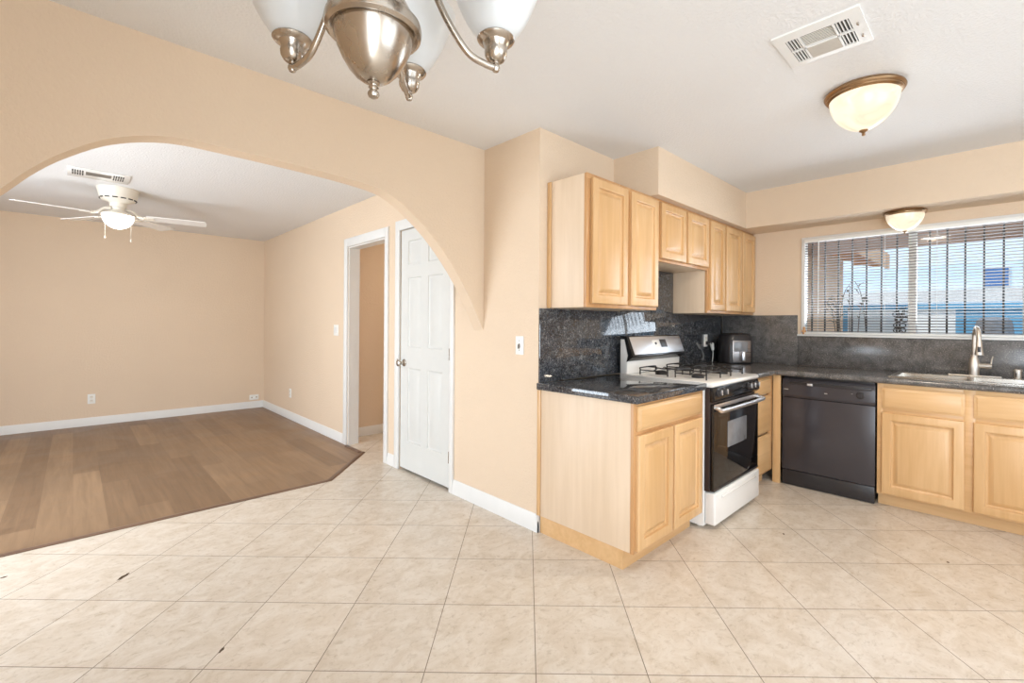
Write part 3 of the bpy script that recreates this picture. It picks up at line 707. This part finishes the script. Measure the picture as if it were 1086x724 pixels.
# backguard
bgd = NB(); prism(bgd, [(RX0, RYB, .9045), (RX0, RYB, 1.150), (RX0, 1.828, 1.150), (RX0, 1.806, 1.030), (RX0, 1.812, .9045)], (RX1 - RX0, 0, 0), .004)
part('backguard', bgd, WHITE_EN, rg)
pnl = NB(); prism(pnl, [(RX0 - .004, RYB, 1.172), (RX0 - .004, 1.815, 1.172), (RX0 - .004, 1.758, 1.030), (RX0 - .004, 1.815, .990), (RX0 - .004, 1.803, 1.035), (RX0 - .004, 1.832, 1.150), (RX0 - .004, RYB, 1.150)], (RX1 - RX0 + .008, 0, 0), .002)
cf = part('backguard_panel', pnl, BLACK, rg)
n_ = Vector((0, -.142, .057)).normalized(); P0 = Vector((RX0, 1.815, 1.172)); P1 = Vector((RX0, 1.758, 1.030)); dn = (P1 - P0).normalized()
def slant(x0_, x1_, a, b, h0, h1, bev=.0008):
    q = [P0 + dn * a + n_ * h0, P0 + dn * a + n_ * h1, P0 + dn * b + n_ * h1, P0 + dn * b + n_ * h0]
    return prism(NB(), [(RX0 + x0_, v.y, v.z) for v in q], (x1_ - x0_, 0, 0), bev)
L = RX1 - RX0
part('silver_face', slant(.022, L - .012, .008, .140, .0005, .004), SILVERP, rg)
ks = part('oven_control', slant(L * .40, L * .525, .038, .100, .0041, .0055), WHITE_PL, rg)
kn = NB(); pc = P0 + dn * .065 + n_ * .0055; lathe(kn, [(.010, 0), (.009, .006), (0, .007)], (RX0 + L * .45, pc.y, pc.z), 16, n_); part('button', kn, CHAR, ks)
part('clock_display', slant(L * .545, L * .66, .034, .096, .0041, .0075), CHAR, rg)
# burners and grates
bx = (RX0 + .19, RX1 - .19); by = (RYF + .175, RYB - .215)
for x in bx:
    for y in by:
        b_ = NB(); lathe(b_, [(.085, .0), (.090, .002), (.080, .004), (.05, .001), (.0, .001)], (x, y, .9042), 32)
        br_ = part('burner', b_, WHITE_EN, rg)
        part('burner_cap', lathe(NB(), [(.040, .0), (.040, .012), (.034, .014), (.034, .020), (.028, .024), (0, .025)], (x, y, .9055), 28), BLACK_M, br_)
        g = NB(); r_ = .115; zg = .951
        s = .105
        # square frame of rod with bent-down feet and four inward fingers
        tube(g, [(x - s, y - s, .9045), (x - s, y - s, zg - .012), (x - s + .012, y - s, zg), (x + s - .012, y - s, zg), (x + s, y - s, zg - .012), (x + s, y - s, .9045)], .0048, 8, 4)
        tube(g, [(x - s, y + s, .9045), (x - s, y + s, zg - .012), (x - s + .012, y + s, zg), (x + s - .012, y + s, zg), (x + s, y + s, zg - .012), (x + s, y + s, .9045)], .0048, 8, 4)
        for sx in (-1, 1): tube(g, [(x + sx * s, y - s, zg - .016), (x + sx * s, y + s, zg - .016)], .004, 8, smooth=False)
        for dx, dy in ((1, 0), (-1, 0), (0, 1), (0, -1)):
            zz = zg if dy else zg - .016
            tube(g, [(x + dx * s, y + dy * s, zz), (x + dx * .05, y + dy * .05, zg), (x + dx * .03, y + dy * .03, zg)], .004, 8, 4)
        part('grate', g, BLACK_M, rg)

# ------------------------------------------------------------------ upper cabinets
YU = 1.634; UB = 1.352; UT = 2.1195
def upper(name, label, x0, x1, zb, zt, doors, frame_x, side_mat=MAPLE_P):
    t = thing(name, label, 'wall cabinet', ((x0 + x1) / 2, 1.78, zb))
    part('carcass', box(NB(), (x0, YU + .0195, zb), (x1, YR - .0145 if False else YR - .002, zt), .001), side_mat, t)
    f = NB()
    box(f, (x0, YU, zt - .03), (x1, YU + .019, zt), .001); box(f, (x0, YU, zb), (x1, YU + .019, zb + .028), .001)
    xs = [x0] + frame_x + [x1]
    for k, xx in enumerate(xs):
        a, b = (xx, xx + .034) if k == 0 else ((xx - .028, xx) if k == len(xs) - 1 else (xx - .022, xx + .022))
        box(f, (a, YU + .0003, zb + .028), (b, YU + .019, zt - .03), .001)
    part('face_frame', f, FRAME_Z, t)
    for a, b in doors: cab_door('door', t, (a, YU, zb + .022), (1, 0, 0), (0, -1, 0), b - a, zt - zb - .045, MAPLE_Z)
    return t
t1 = upper('wall_cabinet', 'tall two-door maple wall cabinet at the left end of the upper row', 2.087, 2.862, UB, UT, [(2.122, 2.478), (2.520, 2.850)], [2.499])
part('scribe_strip', box(NB(), (2.078, YR - .030, UB), (2.0868, YR - .002, UT), .001), MAPLE_Z, t1)
upper('wall_cabinet', 'short two-door maple wall cabinet above the stove', 2.8665, 3.646, 1.692, UT, [(2.894, 3.252), (3.285, 3.634)], [3.268])
upper('wall_cabinet', 'tall three-door maple wall cabinet in the corner beside the window wall', 3.6505, XW - .004, UB, UT, [(3.678, 3.952), (3.984, 4.318), (4.352, 4.645)], [3.968, 4.335])

# ------------------------------------------------------------------ air fryer
AX, AY = 4.452, 1.722
af = thing('air_fryer', 'black air fryer with a silver front in the counter corner', 'air fryer', (AX, AY, CT))
fd = Vector((-.70, -.714, 0)).normalized(); sd = Vector((-fd.y, fd.x, 0))
def rounded(bm, cx_, cy_, prof, n=36, p=3.2):
    t = bmesh.new(); rings = []
    for (ra, rb, z) in prof:
        ring = []
        for k in range(n):
            a = 2 * math.pi * k / n; cc, ss = math.cos(a), math.sin(a)
            e = (abs(cc) ** p + abs(ss) ** p) ** (-1 / p)
            v = fd * (ra * cc * e) + sd * (rb * ss * e); ring.append(t.verts.new((cx_ + v.x, cy_ + v.y, z)))
        rings.append(ring)
    for a, b in zip(rings, rings[1:]):
        for k in range(n): t.faces.new((a[k], a[(k + 1) % n], b[(k + 1) % n], b[k]))
    t.faces.new(rings[0][::-1]); t.faces.new(rings[-1]); bmesh.ops.recalc_face_normals(t, faces=t.faces[:]); merge(bm, t); return bm
part('body', rounded(NB(), AX, AY, [(.115, .130, CT + .001), (.125, .140, CT + .010), (.128, .143, CT + .15), (.122, .137, CT + .235), (.105, .120, CT + .268), (.07, .085, CT + .280), (.0005, .0005, CT + .283)]), CHAR, af)
def fbox(d0, d1, s0, s1, z0, z1, bev=.006):
    P = [Vector((AX, AY, z)) + fd * d + sd * s for d, s, z in ((d0, s0, z0), (d1, s0, z0), (d1, s1, z0), (d0, s1, z0))]
    return prism(NB(), P, (0, 0, z1 - z0), bev)
bk = part('basket_front', fbox(.10, .138, -.085, .085, CT + .015, CT + .215), FRYER, af)
part('basket_window', fbox(.1381, .140, -.072, .052, CT + .115, CT + .205, .0005), OVENWIN, bk)
part('handle', fbox(.139, .185, -.014, .014, CT + .030, CT + .118, .006), SILVERP, bk)

# outlet, plug and cord on the backsplash
def outlet(name, label, c_, n_out, wdir, w_=.07, h_=.115, group=None, duplex=True):
    c_, n_out, wdir = Vector(c_), Vector(n_out), Vector(wdir); z = Vector((0, 0, 1))
    o = thing(name, label, 'outlet', c_, group)
    def pl(cw, cz, ww, hh, h0, h1, bev):
        q = c_ + wdir * (cw - ww / 2) + z * (cz - hh / 2) + n_out * h0
        return prism(NB(), [q, q + wdir * ww, q + wdir * ww + z * hh, q + z * hh], n_out * (h1 - h0), bev)
    part('cover_plate', pl(0, 0, w_, h_, 0, .006, .002), WHITE_PL, o)
    if duplex:
        for dz in (-.022, .022):
            s_ = part('socket', pl(0, dz, .030, .030, .0061, .008, .0005), IVORY, o)
            sl = NB()
            for dx in (-.006, .006):
                q = c_ + wdir * (dx - .001) + z * (dz + .001) + n_out * .0081; prism(sl, [q, q + wdir * .002, q + wdir * .002 + z * .008, q + z * .008], n_out * .0004)
            part('slots', sl, DARKSLOT, s_)
    return o, pl
outlet('wall_outlet', 'white outlet on the granite backsplash beside the air fryer', (4.262, YR - .0131, 1.108), (0, -1, 0), (1, 0, 0))
outlet('wall_outlet', 'white outlet low on the back wall of the empty living room', (.155, YL - .0001, .318), (0, -1, 0), (-1, 0, 0))
outlet('wall_outlet', 'white outlet low on the living room wall left of the hall opening', (XD - .0001, 6.374, .335), (-1, 0, 0), (0, 1, 0))
o_, pl_ = outlet('cable_plate', 'small cream cable plate just above the baseboard in the living room corner', (1.885, YL - .0001, .155), (0, -1, 0), (-1, 0, 0), .12, .075, duplex=False)
for dx in (-.03, .03):
    q = Vector((1.885 + dx, YL - .0062, .155)); part('jack', lathe(NB(), [(.008, 0), (.008, .004), (.004, .005), (.004, .01), (0, .0101)], q, 14, (0, -1, 0)), NICKEL_D, o_)
pg = thing('power_plug', 'white charger plug with a short drooping white cord by the backsplash outlet', 'plug', (4.262, YR - .022, 1.07))
part('adapter', box(NB(), (4.248, YR - .045, 1.070), (4.276, YR - .0216, 1.102), .004), CHAR, pg)
part('lead', tube(NB(), [(4.262, YR - .040, 1.088), (4.290, YR - .055, 1.090), (4.318, YR - .052, 1.072)], .004, 8), CHAR, pg)
part('plug_body', tube(NB(), [(4.314, YR - .052, 1.078), (4.350, YR - .046, 1.020)], [.019, .013], 12, smooth=False), WHITE_PL, pg)
part('cord', tube(NB(), [(4.349, YR - .046, 1.022), (4.370, YR - .040, .985), (4.376, YR - .035, .945), (4.366, YR - .035, .905)], .004, 8), CORD, pg)

# ------------------------------------------------------------------ switches
sw = thing('light_switch', 'white toggle light switch on the bright wall end beside the upper cabinets', 'switch', (XD - .0001, 2.095, 1.118))
part('cover_plate', box(NB(), (XD - .007, 2.060, 1.060), (XD - .0002, 2.130, 1.176), .002), WHITE_PL, sw)
part('toggle', prism(NB(), [(XD - .0071, 2.089, 1.107), (XD - .0071, 2.101, 1.107), (XD - .0071, 2.101, 1.130), (XD - .0071, 2.089, 1.130)], (-.009, 0, -.010), .001), DARKV, sw)
for z in (1.088, 1.148): part('screw', lathe(NB(), [(.003, 0), (.003, .0012), (0, .0014)], (XD - .0069, 2.095, z), 10, (-1, 0, 0)), DARKV, sw)
sw = thing('light_switch', 'white double rocker light switch beside the hall doorway in the living room', 'switch', (XD - .0001, 4.93, 1.17))
part('cover_plate', box(NB(), (XD - .007, 4.872, 1.112), (XD - .0002, 4.988, 1.228), .002), WHITE_PL, sw)
for y in (4.907, 4.953): part('rocker', prism(NB(), [(XD - .0071, y - .016, 1.137), (XD - .0071, y + .016, 1.137), (XD - .011, y + .016, 1.137), (XD - .0085, y + .016, 1.203), (XD - .0071, y + .016, 1.203)][0:2] + [(XD - .0071, y + .016, 1.203), (XD - .0071, y - .016, 1.203)], (-.003, 0, 0), .001), TRIM, sw)

# ------------------------------------------------------------------ ceiling lights
def dome(label, c_, R, drop, down, group=None):
    x, y, z = c_
    o = thing('ceiling_light', label, 'ceiling light', c_, group)
    s = R / .2
    part('ring', lathe(NB(), [(R * .93, -.0005), (R * .95, -.006 * s), (R * 1.0, -.012 * s), (R * 1.02, -.022 * s), (R * .99, -.032 * s), (R * .96, -.036 * s), (R * .955, -.042 * s), (R * .90, -.050 * s), (R * .86, -.052 * s), (R * .86, -.045 * s)], c_, 56, caps=False), NICKEL_D, o)
    gl = [(R * .88 * math.cos(a), -.044 * s - (drop - .075 * s) * math.sin(a)) for a in [math.pi / 2 * k / 14 for k in range(15)]]
    gl = [(R * .88 * (max(r, 0) / (R * .88)) ** 1.25 if r > 1e-4 else 0, zz) for r, zz in gl]
    part('glass_bowl', lathe(NB(), gl, c_, 56, caps=False), WARMGLOW, o)
    zb = -.044 * s - (drop - .075 * s)
    if down > 0:
        ld = bpy.data.lights.new('lamp_light', 'AREA'); ld.shape = 'DISK'; ld.size = R * 1.2; ld.energy = down; ld.color = (1.0, 0.86, 0.68)
        lo_ = bpy.data.objects.new('lamp_light', ld); COL.objects.link(lo_); lo_.parent = o; lo_.location = (0, 0, zb - .04 * s)
    part('finial', lathe(NB(), [(.022 * s, zb + .006 * s), (.024 * s, zb - .001), (.013 * s, zb - .008 * s), (.007 * s, zb - .014 * s), (.010 * s, zb - .022 * s), (.006 * s, zb - .030 * s), (0, zb - .031 * s)], c_, 24), NICKEL_D, o)
    return o
dome('larger lit dome light with a bronze ring on the kitchen ceiling by the vent', (2.835, .475, C), .166, .232, 10)
dome('smaller lit dome light under the soffit above the kitchen window', (4.475, .492, ZS), .130, .172, 0)

# ------------------------------------------------------------------ vents
vt = thing('ceiling_vent', 'white rectangular register with grey louvers beside the kitchen dome light', 'vent', (2.205, .512, C))
X0, X1, Y0, Y1 = 2.062, 2.350, .362, .662
vf = NB()
inner = (2.118, 2.322, .405, .625)
for lo, hi in (((X0, Y0, C - .008), (inner[0], Y1, C - .0003)), ((inner[1], Y0, C - .008), (X1, Y1, C - .0003)), ((inner[0], Y0, C - .008), (inner[1], inner[2], C - .0003)), ((inner[0], inner[3], C - .008), (inner[1], Y1, C - .0003))): box(vf, lo, hi)
# dividing bars
box(vf, (inner[0], .452, C - .009), (inner[1], .460, C - .001)); box(vf, (inner[0], .572, C - .009), (inner[1], .580, C - .001)); box(vf, (2.214, inner[2], C - .009), (2.224, inner[3], C - .001))
part('frame', vf, WHITE_EN, vt)
part('duct', box(NB(), (inner[0], inner[2], C - .0012), (inner[1], inner[3], C - .0003)), DARKSLOT, vt)
lv = NB()
for i in range(9):
    x = 2.1225 + i * .0105; prism(lv, [(x, .461, C - .0015), (x + .0025, .461, C - .0015), (x + .0025, .461, C - .0045), (x, .461, C - .0045)], (0, .110, 0))
part('centre_louvers', lv, IVORY, vt)
lv = NB()
for i in range(9):
    x = 2.2275 + i * .0105; prism(lv, [(x + .000, .461, C - .0040), (x + .0025, .461, C - .0040), (x + .0092, .461, C - .0085), (x + .000, .461, C - .0085)], (0, .110, 0))
part('centre_louvers', lv, VENTG, vt, 'grey beige closed louvers')
for ya, yb in ((.405, .452), (.580, .625)):
    for xa, xb in ((inner[0], 2.214), (2.224, inner[1])):
        l2 = NB()
        for i in range(4):
            y = ya + .004 + i * (yb - ya) / 4; box(l2, (xa + .002, y, C - .0085), (xb - .002, y + .0035, C - .0015))
        part('side_louvers', l2, WHITE_EN, vt)
for x in (2.17, 2.27): part('damper_lever', tube(NB(), [(x, .385, C - .008), (x, .385, C - .016), (x - .005, .378, C - .020)], .004, 8), NICKEL, vt)

lv_ = thing('ceiling_vent', 'white register with dark slots on the living room ceiling near the fan', 'vent', (.145, 5.13, C))
f = NB(); box(f, (-.045, 4.955, C - .008), (.330, 5.27, C - .0003), .003); part('frame', f, WHITE_EN, lv_)
sl = NB(); box(sl, (.062, 5.04, C - .0095), (.214, 5.15, C - .0081)); part('centre_louvers', sl, DARKV, lv_, 'dark central louver opening')
for xa in (-.018, .226):
    s_ = NB()
    for i in range(5):
        for ya in (5.02, 5.11): box(s_, (xa + i * .0145, ya, C - .0095), (xa + i * .0145 + .008, ya + .075, C - .0081))
    part('side_slots', s_, DARKSLOT, lv_)

# ------------------------------------------------------------------ ceiling fan
FC = Vector((.281, 5.55, C))
fan = thing('ceiling_fan', 'white four-blade hugger ceiling fan with a lit dome in the living room', 'ceiling fan', FC)
part('housing', lathe(NB(), [(.150, -.0005), (.150, -.010), (.148, -.014), (.143, -.030), (.134, -.070), (.130, -.088), (.118, -.104), (.075, -.120), (.062, -.128), (.060, -.16), (.05, -.165), (0, -.165)], FC, 48), IVORY, fan)
for k in range(14):
    sl = NB()
    a = 2 * math.pi * k / 14; m_ = Matrix.Translation(FC + Vector((0, 0, -.0915))) @ Matrix.Rotation(a, 4, 'Z')
    t = bmesh.new(); bmesh.ops.create_cube(t, size=1); bmesh.ops.transform(t, matrix=m_ @ Matrix.Translation((.1255, 0, -.002)) @ Matrix.Diagonal((.010, .036, .009, 1)), verts=t.verts); merge(sl, t)
    part('cooling_slot', sl, DARKSLOT, fan)
def blade_obj(ang):
    m_ = Matrix.Translation((FC.x, FC.y, 2.205)) @ Matrix.Rotation(math.radians(ang), 4, 'Z') @ Matrix.Rotation(math.radians(-8), 4, 'X')
    t = bmesh.new(); r0, r1, w0, w1, th = .20, .66, .060, .076, .006
    outl = [(r0, -w0), (r1 - .02, -w1), (r1 - .006, -w1 + .012), (r1, -w1 + .03), (r1, w1 - .03), (r1 - .006, w1 - .012), (r1 - .02, w1), (r0, w0)]
    a = [t.verts.new((x, y, -th / 2)) for x, y in outl]; b = [t.verts.new((x, y, th / 2)) for x, y in outl]
    t.faces.new(a[::-1]); t.faces.new(b)
    for i in range(len(a)): j = (i + 1) % len(a); t.faces.new((a[i], a[j], b[j], b[i]))
    bm = NB(); merge(bm, t, m_); bo = part('blade', bm, WHITE_EN, fan)
    bm = NB(); tube(bm, [m_ @ Vector((.055, 0, .055)), m_ @ Vector((.10, 0, .045)), m_ @ Vector((.14, 0, .008)), m_ @ Vector((.185, .0, -.004))], [.014, .011, .011, .013], 10)
    t = bmesh.new(); bmesh.ops.create_cube(t, size=1); bmesh.ops.transform(t, matrix=m_ @ Matrix.Translation((.215, 0, -.006)) @ Matrix.Diagonal((.075, .07, .005, 1)), verts=t.verts); merge(bm, t)
    part('blade_iron', bm, IVORY, bo)
for a in (189, 119, 351, 50): blade_obj(a)
part('light_kit', lathe(NB(), [(.05, -.1655), (.045, -.185), (.06, -.205), (.112, -.222), (.118, -.228), (.118, -.240), (.108, -.242)], FC, 40), IVORY, fan)
part('glass_dome', lathe(NB(), [(.112 * math.cos(a), -.2425 - .115 * math.sin(a)) if k < 12 else (0, -.3575) for k, a in [(k, math.pi / 2 * k / 12) for k in range(13)]], FC, 40, caps=False), FANGLOW, fan)
cdir = Vector((rt.x, rt.y, 0))
for s, zb in ((-1, 1.998), (1, 1.965)):
    p = FC + cdir * (s * .118); bm = NB(); tube(bm, [(p.x, p.y, C - .232), (p.x, p.y, zb + .02)], .0016, 6, smooth=False)
    lathe(bm, [(0, .024), (.004, .022), (.006, .012), (.007, .004), (.004, 0), (0, 0)], (p.x, p.y, zb), 12); part('pull_chain', bm, IVORY, fan)

# ------------------------------------------------------------------ chandelier
CHC = Vector((.351, .718, 0))
ch = thing('chandelier', 'brushed nickel chandelier with upturned alabaster glass shades hanging in front', 'chandelier', (CHC.x, CHC.y, C))
zc = 0
part('bowl', lathe(NB(), [(0, 1.650), (.012, 1.650), (.019, 1.652), (.029, 1.659), (.040, 1.671), (.050, 1.688), (.058, 1.706), (.0625, 1.722), (.0635, 1.728)], CHC, 64, caps=False), NICKEL, ch)
part('bowl_rim', lathe(NB(), [(.0635, 1.7285), (.070, 1.726), (.0755, 1.730), (.077, 1.738), (.0755, 1.746), (.070, 1.750), (.066, 1.757), (.050, 1.785), (.026, 1.81), (.018, 1.83), (.018, 1.90), (.026, 1.915), (.026, 1.93), (.012, 1.945), (.012, 1.99), (.0, 1.99)], CHC, 64, caps=False), NICKEL, ch)
part('finial', lathe(NB(), [(.010, 1.6495), (.0105, 1.6475), (.0065, 1.645), (.0062, 1.643), (.0085, 1.641), (.006, 1.639), (.0055, 1.6375), (.0090, 1.633), (.0095, 1.630), (.008, 1.626), (.004, 1.6235), (0, 1.6235)], CHC, 32), NICKEL, ch)
part('stem', lathe(NB(), [(.009, 1.9905), (.009, 2.40)], CHC, 20), NICKEL, ch)
part('ceiling_canopy', lathe(NB(), [(.012, 2.395), (.05, 2.405), (.065, 2.425), (.066, 2.4395)], CHC, 40), NICKEL, ch)
RA = .222; ZBALL = 1.735
for k in range(6):
    a = math.radians(45 + 60 * k); d = Vector((math.cos(a), math.sin(a), 0)); B = CHC + d * RA
    ab = NB(); P = lambda r, z: CHC + d * r + Vector((0, 0, z))
    tube(ab, [P(.018, 1.875), P(.055, 1.885), P(.090, 1.855), P(.125, 1.795), P(.165, 1.748), P(.200, 1.736), P(RA, ZBALL)], .0062, 12)
    arm = part('arm', ab, NICKEL, ch)
    cb = NB(); lathe(cb, [(0, -.009), (.0055, -.007), (.008, -.002), (.008, .002), (.0055, .007), (.006, .010), (.011, .0105), (.016, .014), (.0205, .022), (.0215, .030), (.0205, .0305), (.021, .037), (.025, .045), (.033, .049), (.0355, .0525), (.033, .056), (.024, .053)], B + Vector((0, 0, ZBALL)), 36, caps=False)
    part('socket_cup', cb, NICKEL, arm)
    g = NB(); prof = [(.024, .052), (.031, .056), (.043, .068), (.055, .085), (.064, .102), (.072, .120), (.078, .136), (.088, .158), (.097, .172)]
    prof2 = [(r - .003, z + .001) for r, z in prof[::-1]]
    lathe(g, prof + prof2, B + Vector((0, 0, ZBALL)), 48, caps=False)
    part('glass_shade', g, SHADE, arm)

# ------------------------------------------------------------------ outside the kitchen window
struct('ground_yard', box(NB(), (XW + .1, -14, -.3), (26, 16, -.15)), DIRT)
gr = thing('window_grille', 'black iron security bars outside the kitchen window', 'grille', (4.82, .47, 1.1))
for z in (1.14, 2.08): part('rail', box(NB(), (4.812, -.36, z - .012), (4.832, 1.31, z + .012), .002), BLACK_M, gr)
for i in range(17):
    y = -.33 + i * .1008; part('bar', box(NB(), (4.8155, y - .006, 1.1521), (4.8285, y + .006, 2.0679), .001), BLACK_M, gr)
for z in (1.14, 2.08):
    for y in (-.34, 1.29): part('bracket', box(NB(), (XW + .101, y - .012, z - .010), (4.8119, y + .012, z + .010), .001), BLACK_M, gr)
fl = NB(); fy, fz_ = .545, 1.34
for k in range(5):
    a = 2 * math.pi * k / 5 + .3; q = (4.806, fy + .038 * math.cos(a), fz_ + .038 * math.sin(a))
    ring = [(q[0], q[1] + .020 * math.cos(t_ * math.pi / 6), q[2] + .020 * math.sin(t_ * math.pi / 6)) for t_ in range(13)]
    tube(fl, ring, .0045, 6, smooth=False)
lathe(fl, [(0, -.002), (.017, -.002), (.015, .008), (0, .009)], (4.806, fy, fz_), 16, (-1, 0, 0))
for k in range(4):
    a = 2 * math.pi * k / 4 + .8; q = (4.806, fy + .012 + .028 * math.cos(a), fz_ - .098 + .028 * math.sin(a))
    ring = [(q[0], q[1] + .019 * math.cos(t_ * math.pi / 6), q[2] + .019 * math.sin(t_ * math.pi / 6)) for t_ in range(13)]
    tube(fl, ring, .0045, 6, smooth=False)
lathe(fl, [(0, -.002), (.012, -.002), (.011, .008), (0, .009)], (4.806, fy + .012, fz_ - .098), 16, (-1, 0, 0))
tube(fl, [(4.806, fy - .055, fz_ + .07), (4.806, fy - .02, fz_ + .060), (4.806, fy, fz_), (4.806, fy + .012, fz_ - .098), (4.806, fy - .03, fz_ - .15)], .004, 8)
part('flower_ornament', fl, BLACK_M, gr, 'dark iron flower scroll')

ev = thing('roof_eave', 'brown board eave of the house above the window outside', 'eave', (5.0, .3, 2.0))
part('eave_boards', prism(NB(), [(XW + .11, -3, 2.26), (5.32, -3, 1.985), (5.32, -3, 2.06), (XW + .11, -3, 2.34)], (0, 6.2, 0)), ROOFB, ev)
part('fascia', box(NB(), (5.3205, -3, 1.965), (5.345, 3.2, 2.08), .002), ROOFB, ev)
hw = thing('house_wing', 'tan wing of the house with orange rafters outside the window at left', 'building', (6.8, 2.6, -.15))
part('wall', box(NB(), (5.40, 1.57, -.15), (8.0, 3.6, 2.31)), W_EXT, hw)
part('roof', prism(NB(), [(5.36, 1.14, 2.24), (8.6, 1.14, 2.24), (8.6, 3.8, 2.77), (5.36, 3.8, 2.77)], (0, 0, .08)), ROOFT, hw)
part('fascia', box(NB(), (5.36, 1.115, 2.09), (8.6, 1.1395, 2.31)), RAFTER, hw)
for i in range(6):
    x = 5.6 + i * .58; part('rafter', prism(NB(), [(x, 1.15, 2.12), (x, 1.15, 2.235), (x, 1.56, 2.315), (x, 1.56, 2.19)], (.05, 0, 0)), RAFTER, hw)

bf = thing('block_fence', 'blue painted block fence with white panels across the yard', 'fence', (9.0, 0, -.15))
part('panel', box(NB(), (9.0, -9, -.15), (9.15, .42, 1.50)), BLUED, bf)
part('panel', box(NB(), (9.0, .421, -.15), (9.15, 1.70, 1.50)), WHITEW, bf, 'white painted fence panel')
part('panel', box(NB(), (9.0, 1.701, -.15), (9.15, 9, 1.50)), BLUED, bf)
part('cap', box(NB(), (8.96, -9, 1.501), (9.19, 9, 1.60), .01), BLUED, bf)
nh = thing('neighbor_house', 'pale neighbor house with a low roof and a blue window behind the fence', 'building', (14, -1, -.15))
part('wall', box(NB(), (13.0, -9, -.15), (18, 2.6, 2.55)), BLUEW, nh)
part('roof', prism(NB(), [(12.6, -9.5, 1.72), (12.6, 3.0, 1.72), (12.6, 3.0, 2.0), (12.6, -9.5, 2.0)], (.39, 0, 0)), ROOFT, nh)
wn = part('window', box(NB(), (12.95, -.16, 2.04), (12.999, .20, 2.44)), TRIM, nh)
part('pane', box(NB(), (12.93, -.14, 2.06), (12.9495, .18, 2.42)), BLUEWIN, wn)
gc = single('grill_cover', rounded(NB(), 8.2, .035, [(.16, .155, -.149), (.16, .155, .9), (.158, .153, 1.25), (.14, .135, 1.34), (.09, .085, 1.375), (.001, .001, 1.385)], 36, 3.0), GREYC, 'grey rounded grill cover standing in the yard before the blue fence', 'cover', (8.2, .035, -.149))
pt = thing('yard_plant', 'dry arching plant stalks outside the left half of the window', 'plant', (5.9, 1.1, -.15))
random.seed(3)
for i in range(7):
    a = random.uniform(-1, 1); yb = 1.06 + i * .035 if i < 6 else .90; h_ = random.uniform(1.35, 1.72)
    pts = [(5.9 + random.uniform(-.05, .05), yb, -.149), (5.9, yb + a * .03, .6), (5.9 - .05, yb + a * .10, h_ * .85), (5.9 - .08, yb + a * .20, h_), (5.9 - .1, yb + a * .28, h_ - .06)]
    st = part('stalk', tube(NB(), pts, [.006, .005, .0045, .0035, .002], 6, 5), STALK, pt)
    lf = NB()
    for q in range(4):
        c0 = Vector(pts[2]).lerp(Vector(pts[3]), q / 4); e = c0 + Vector((-.02, random.uniform(-.07, .07), random.uniform(.02, .07)))
        tube(lf, [c0, c0.lerp(e, .5) + Vector((0, 0, .01)), e], [.002, .007, .0015], 6, 4)
    part('leaf', lf, STALK, st)
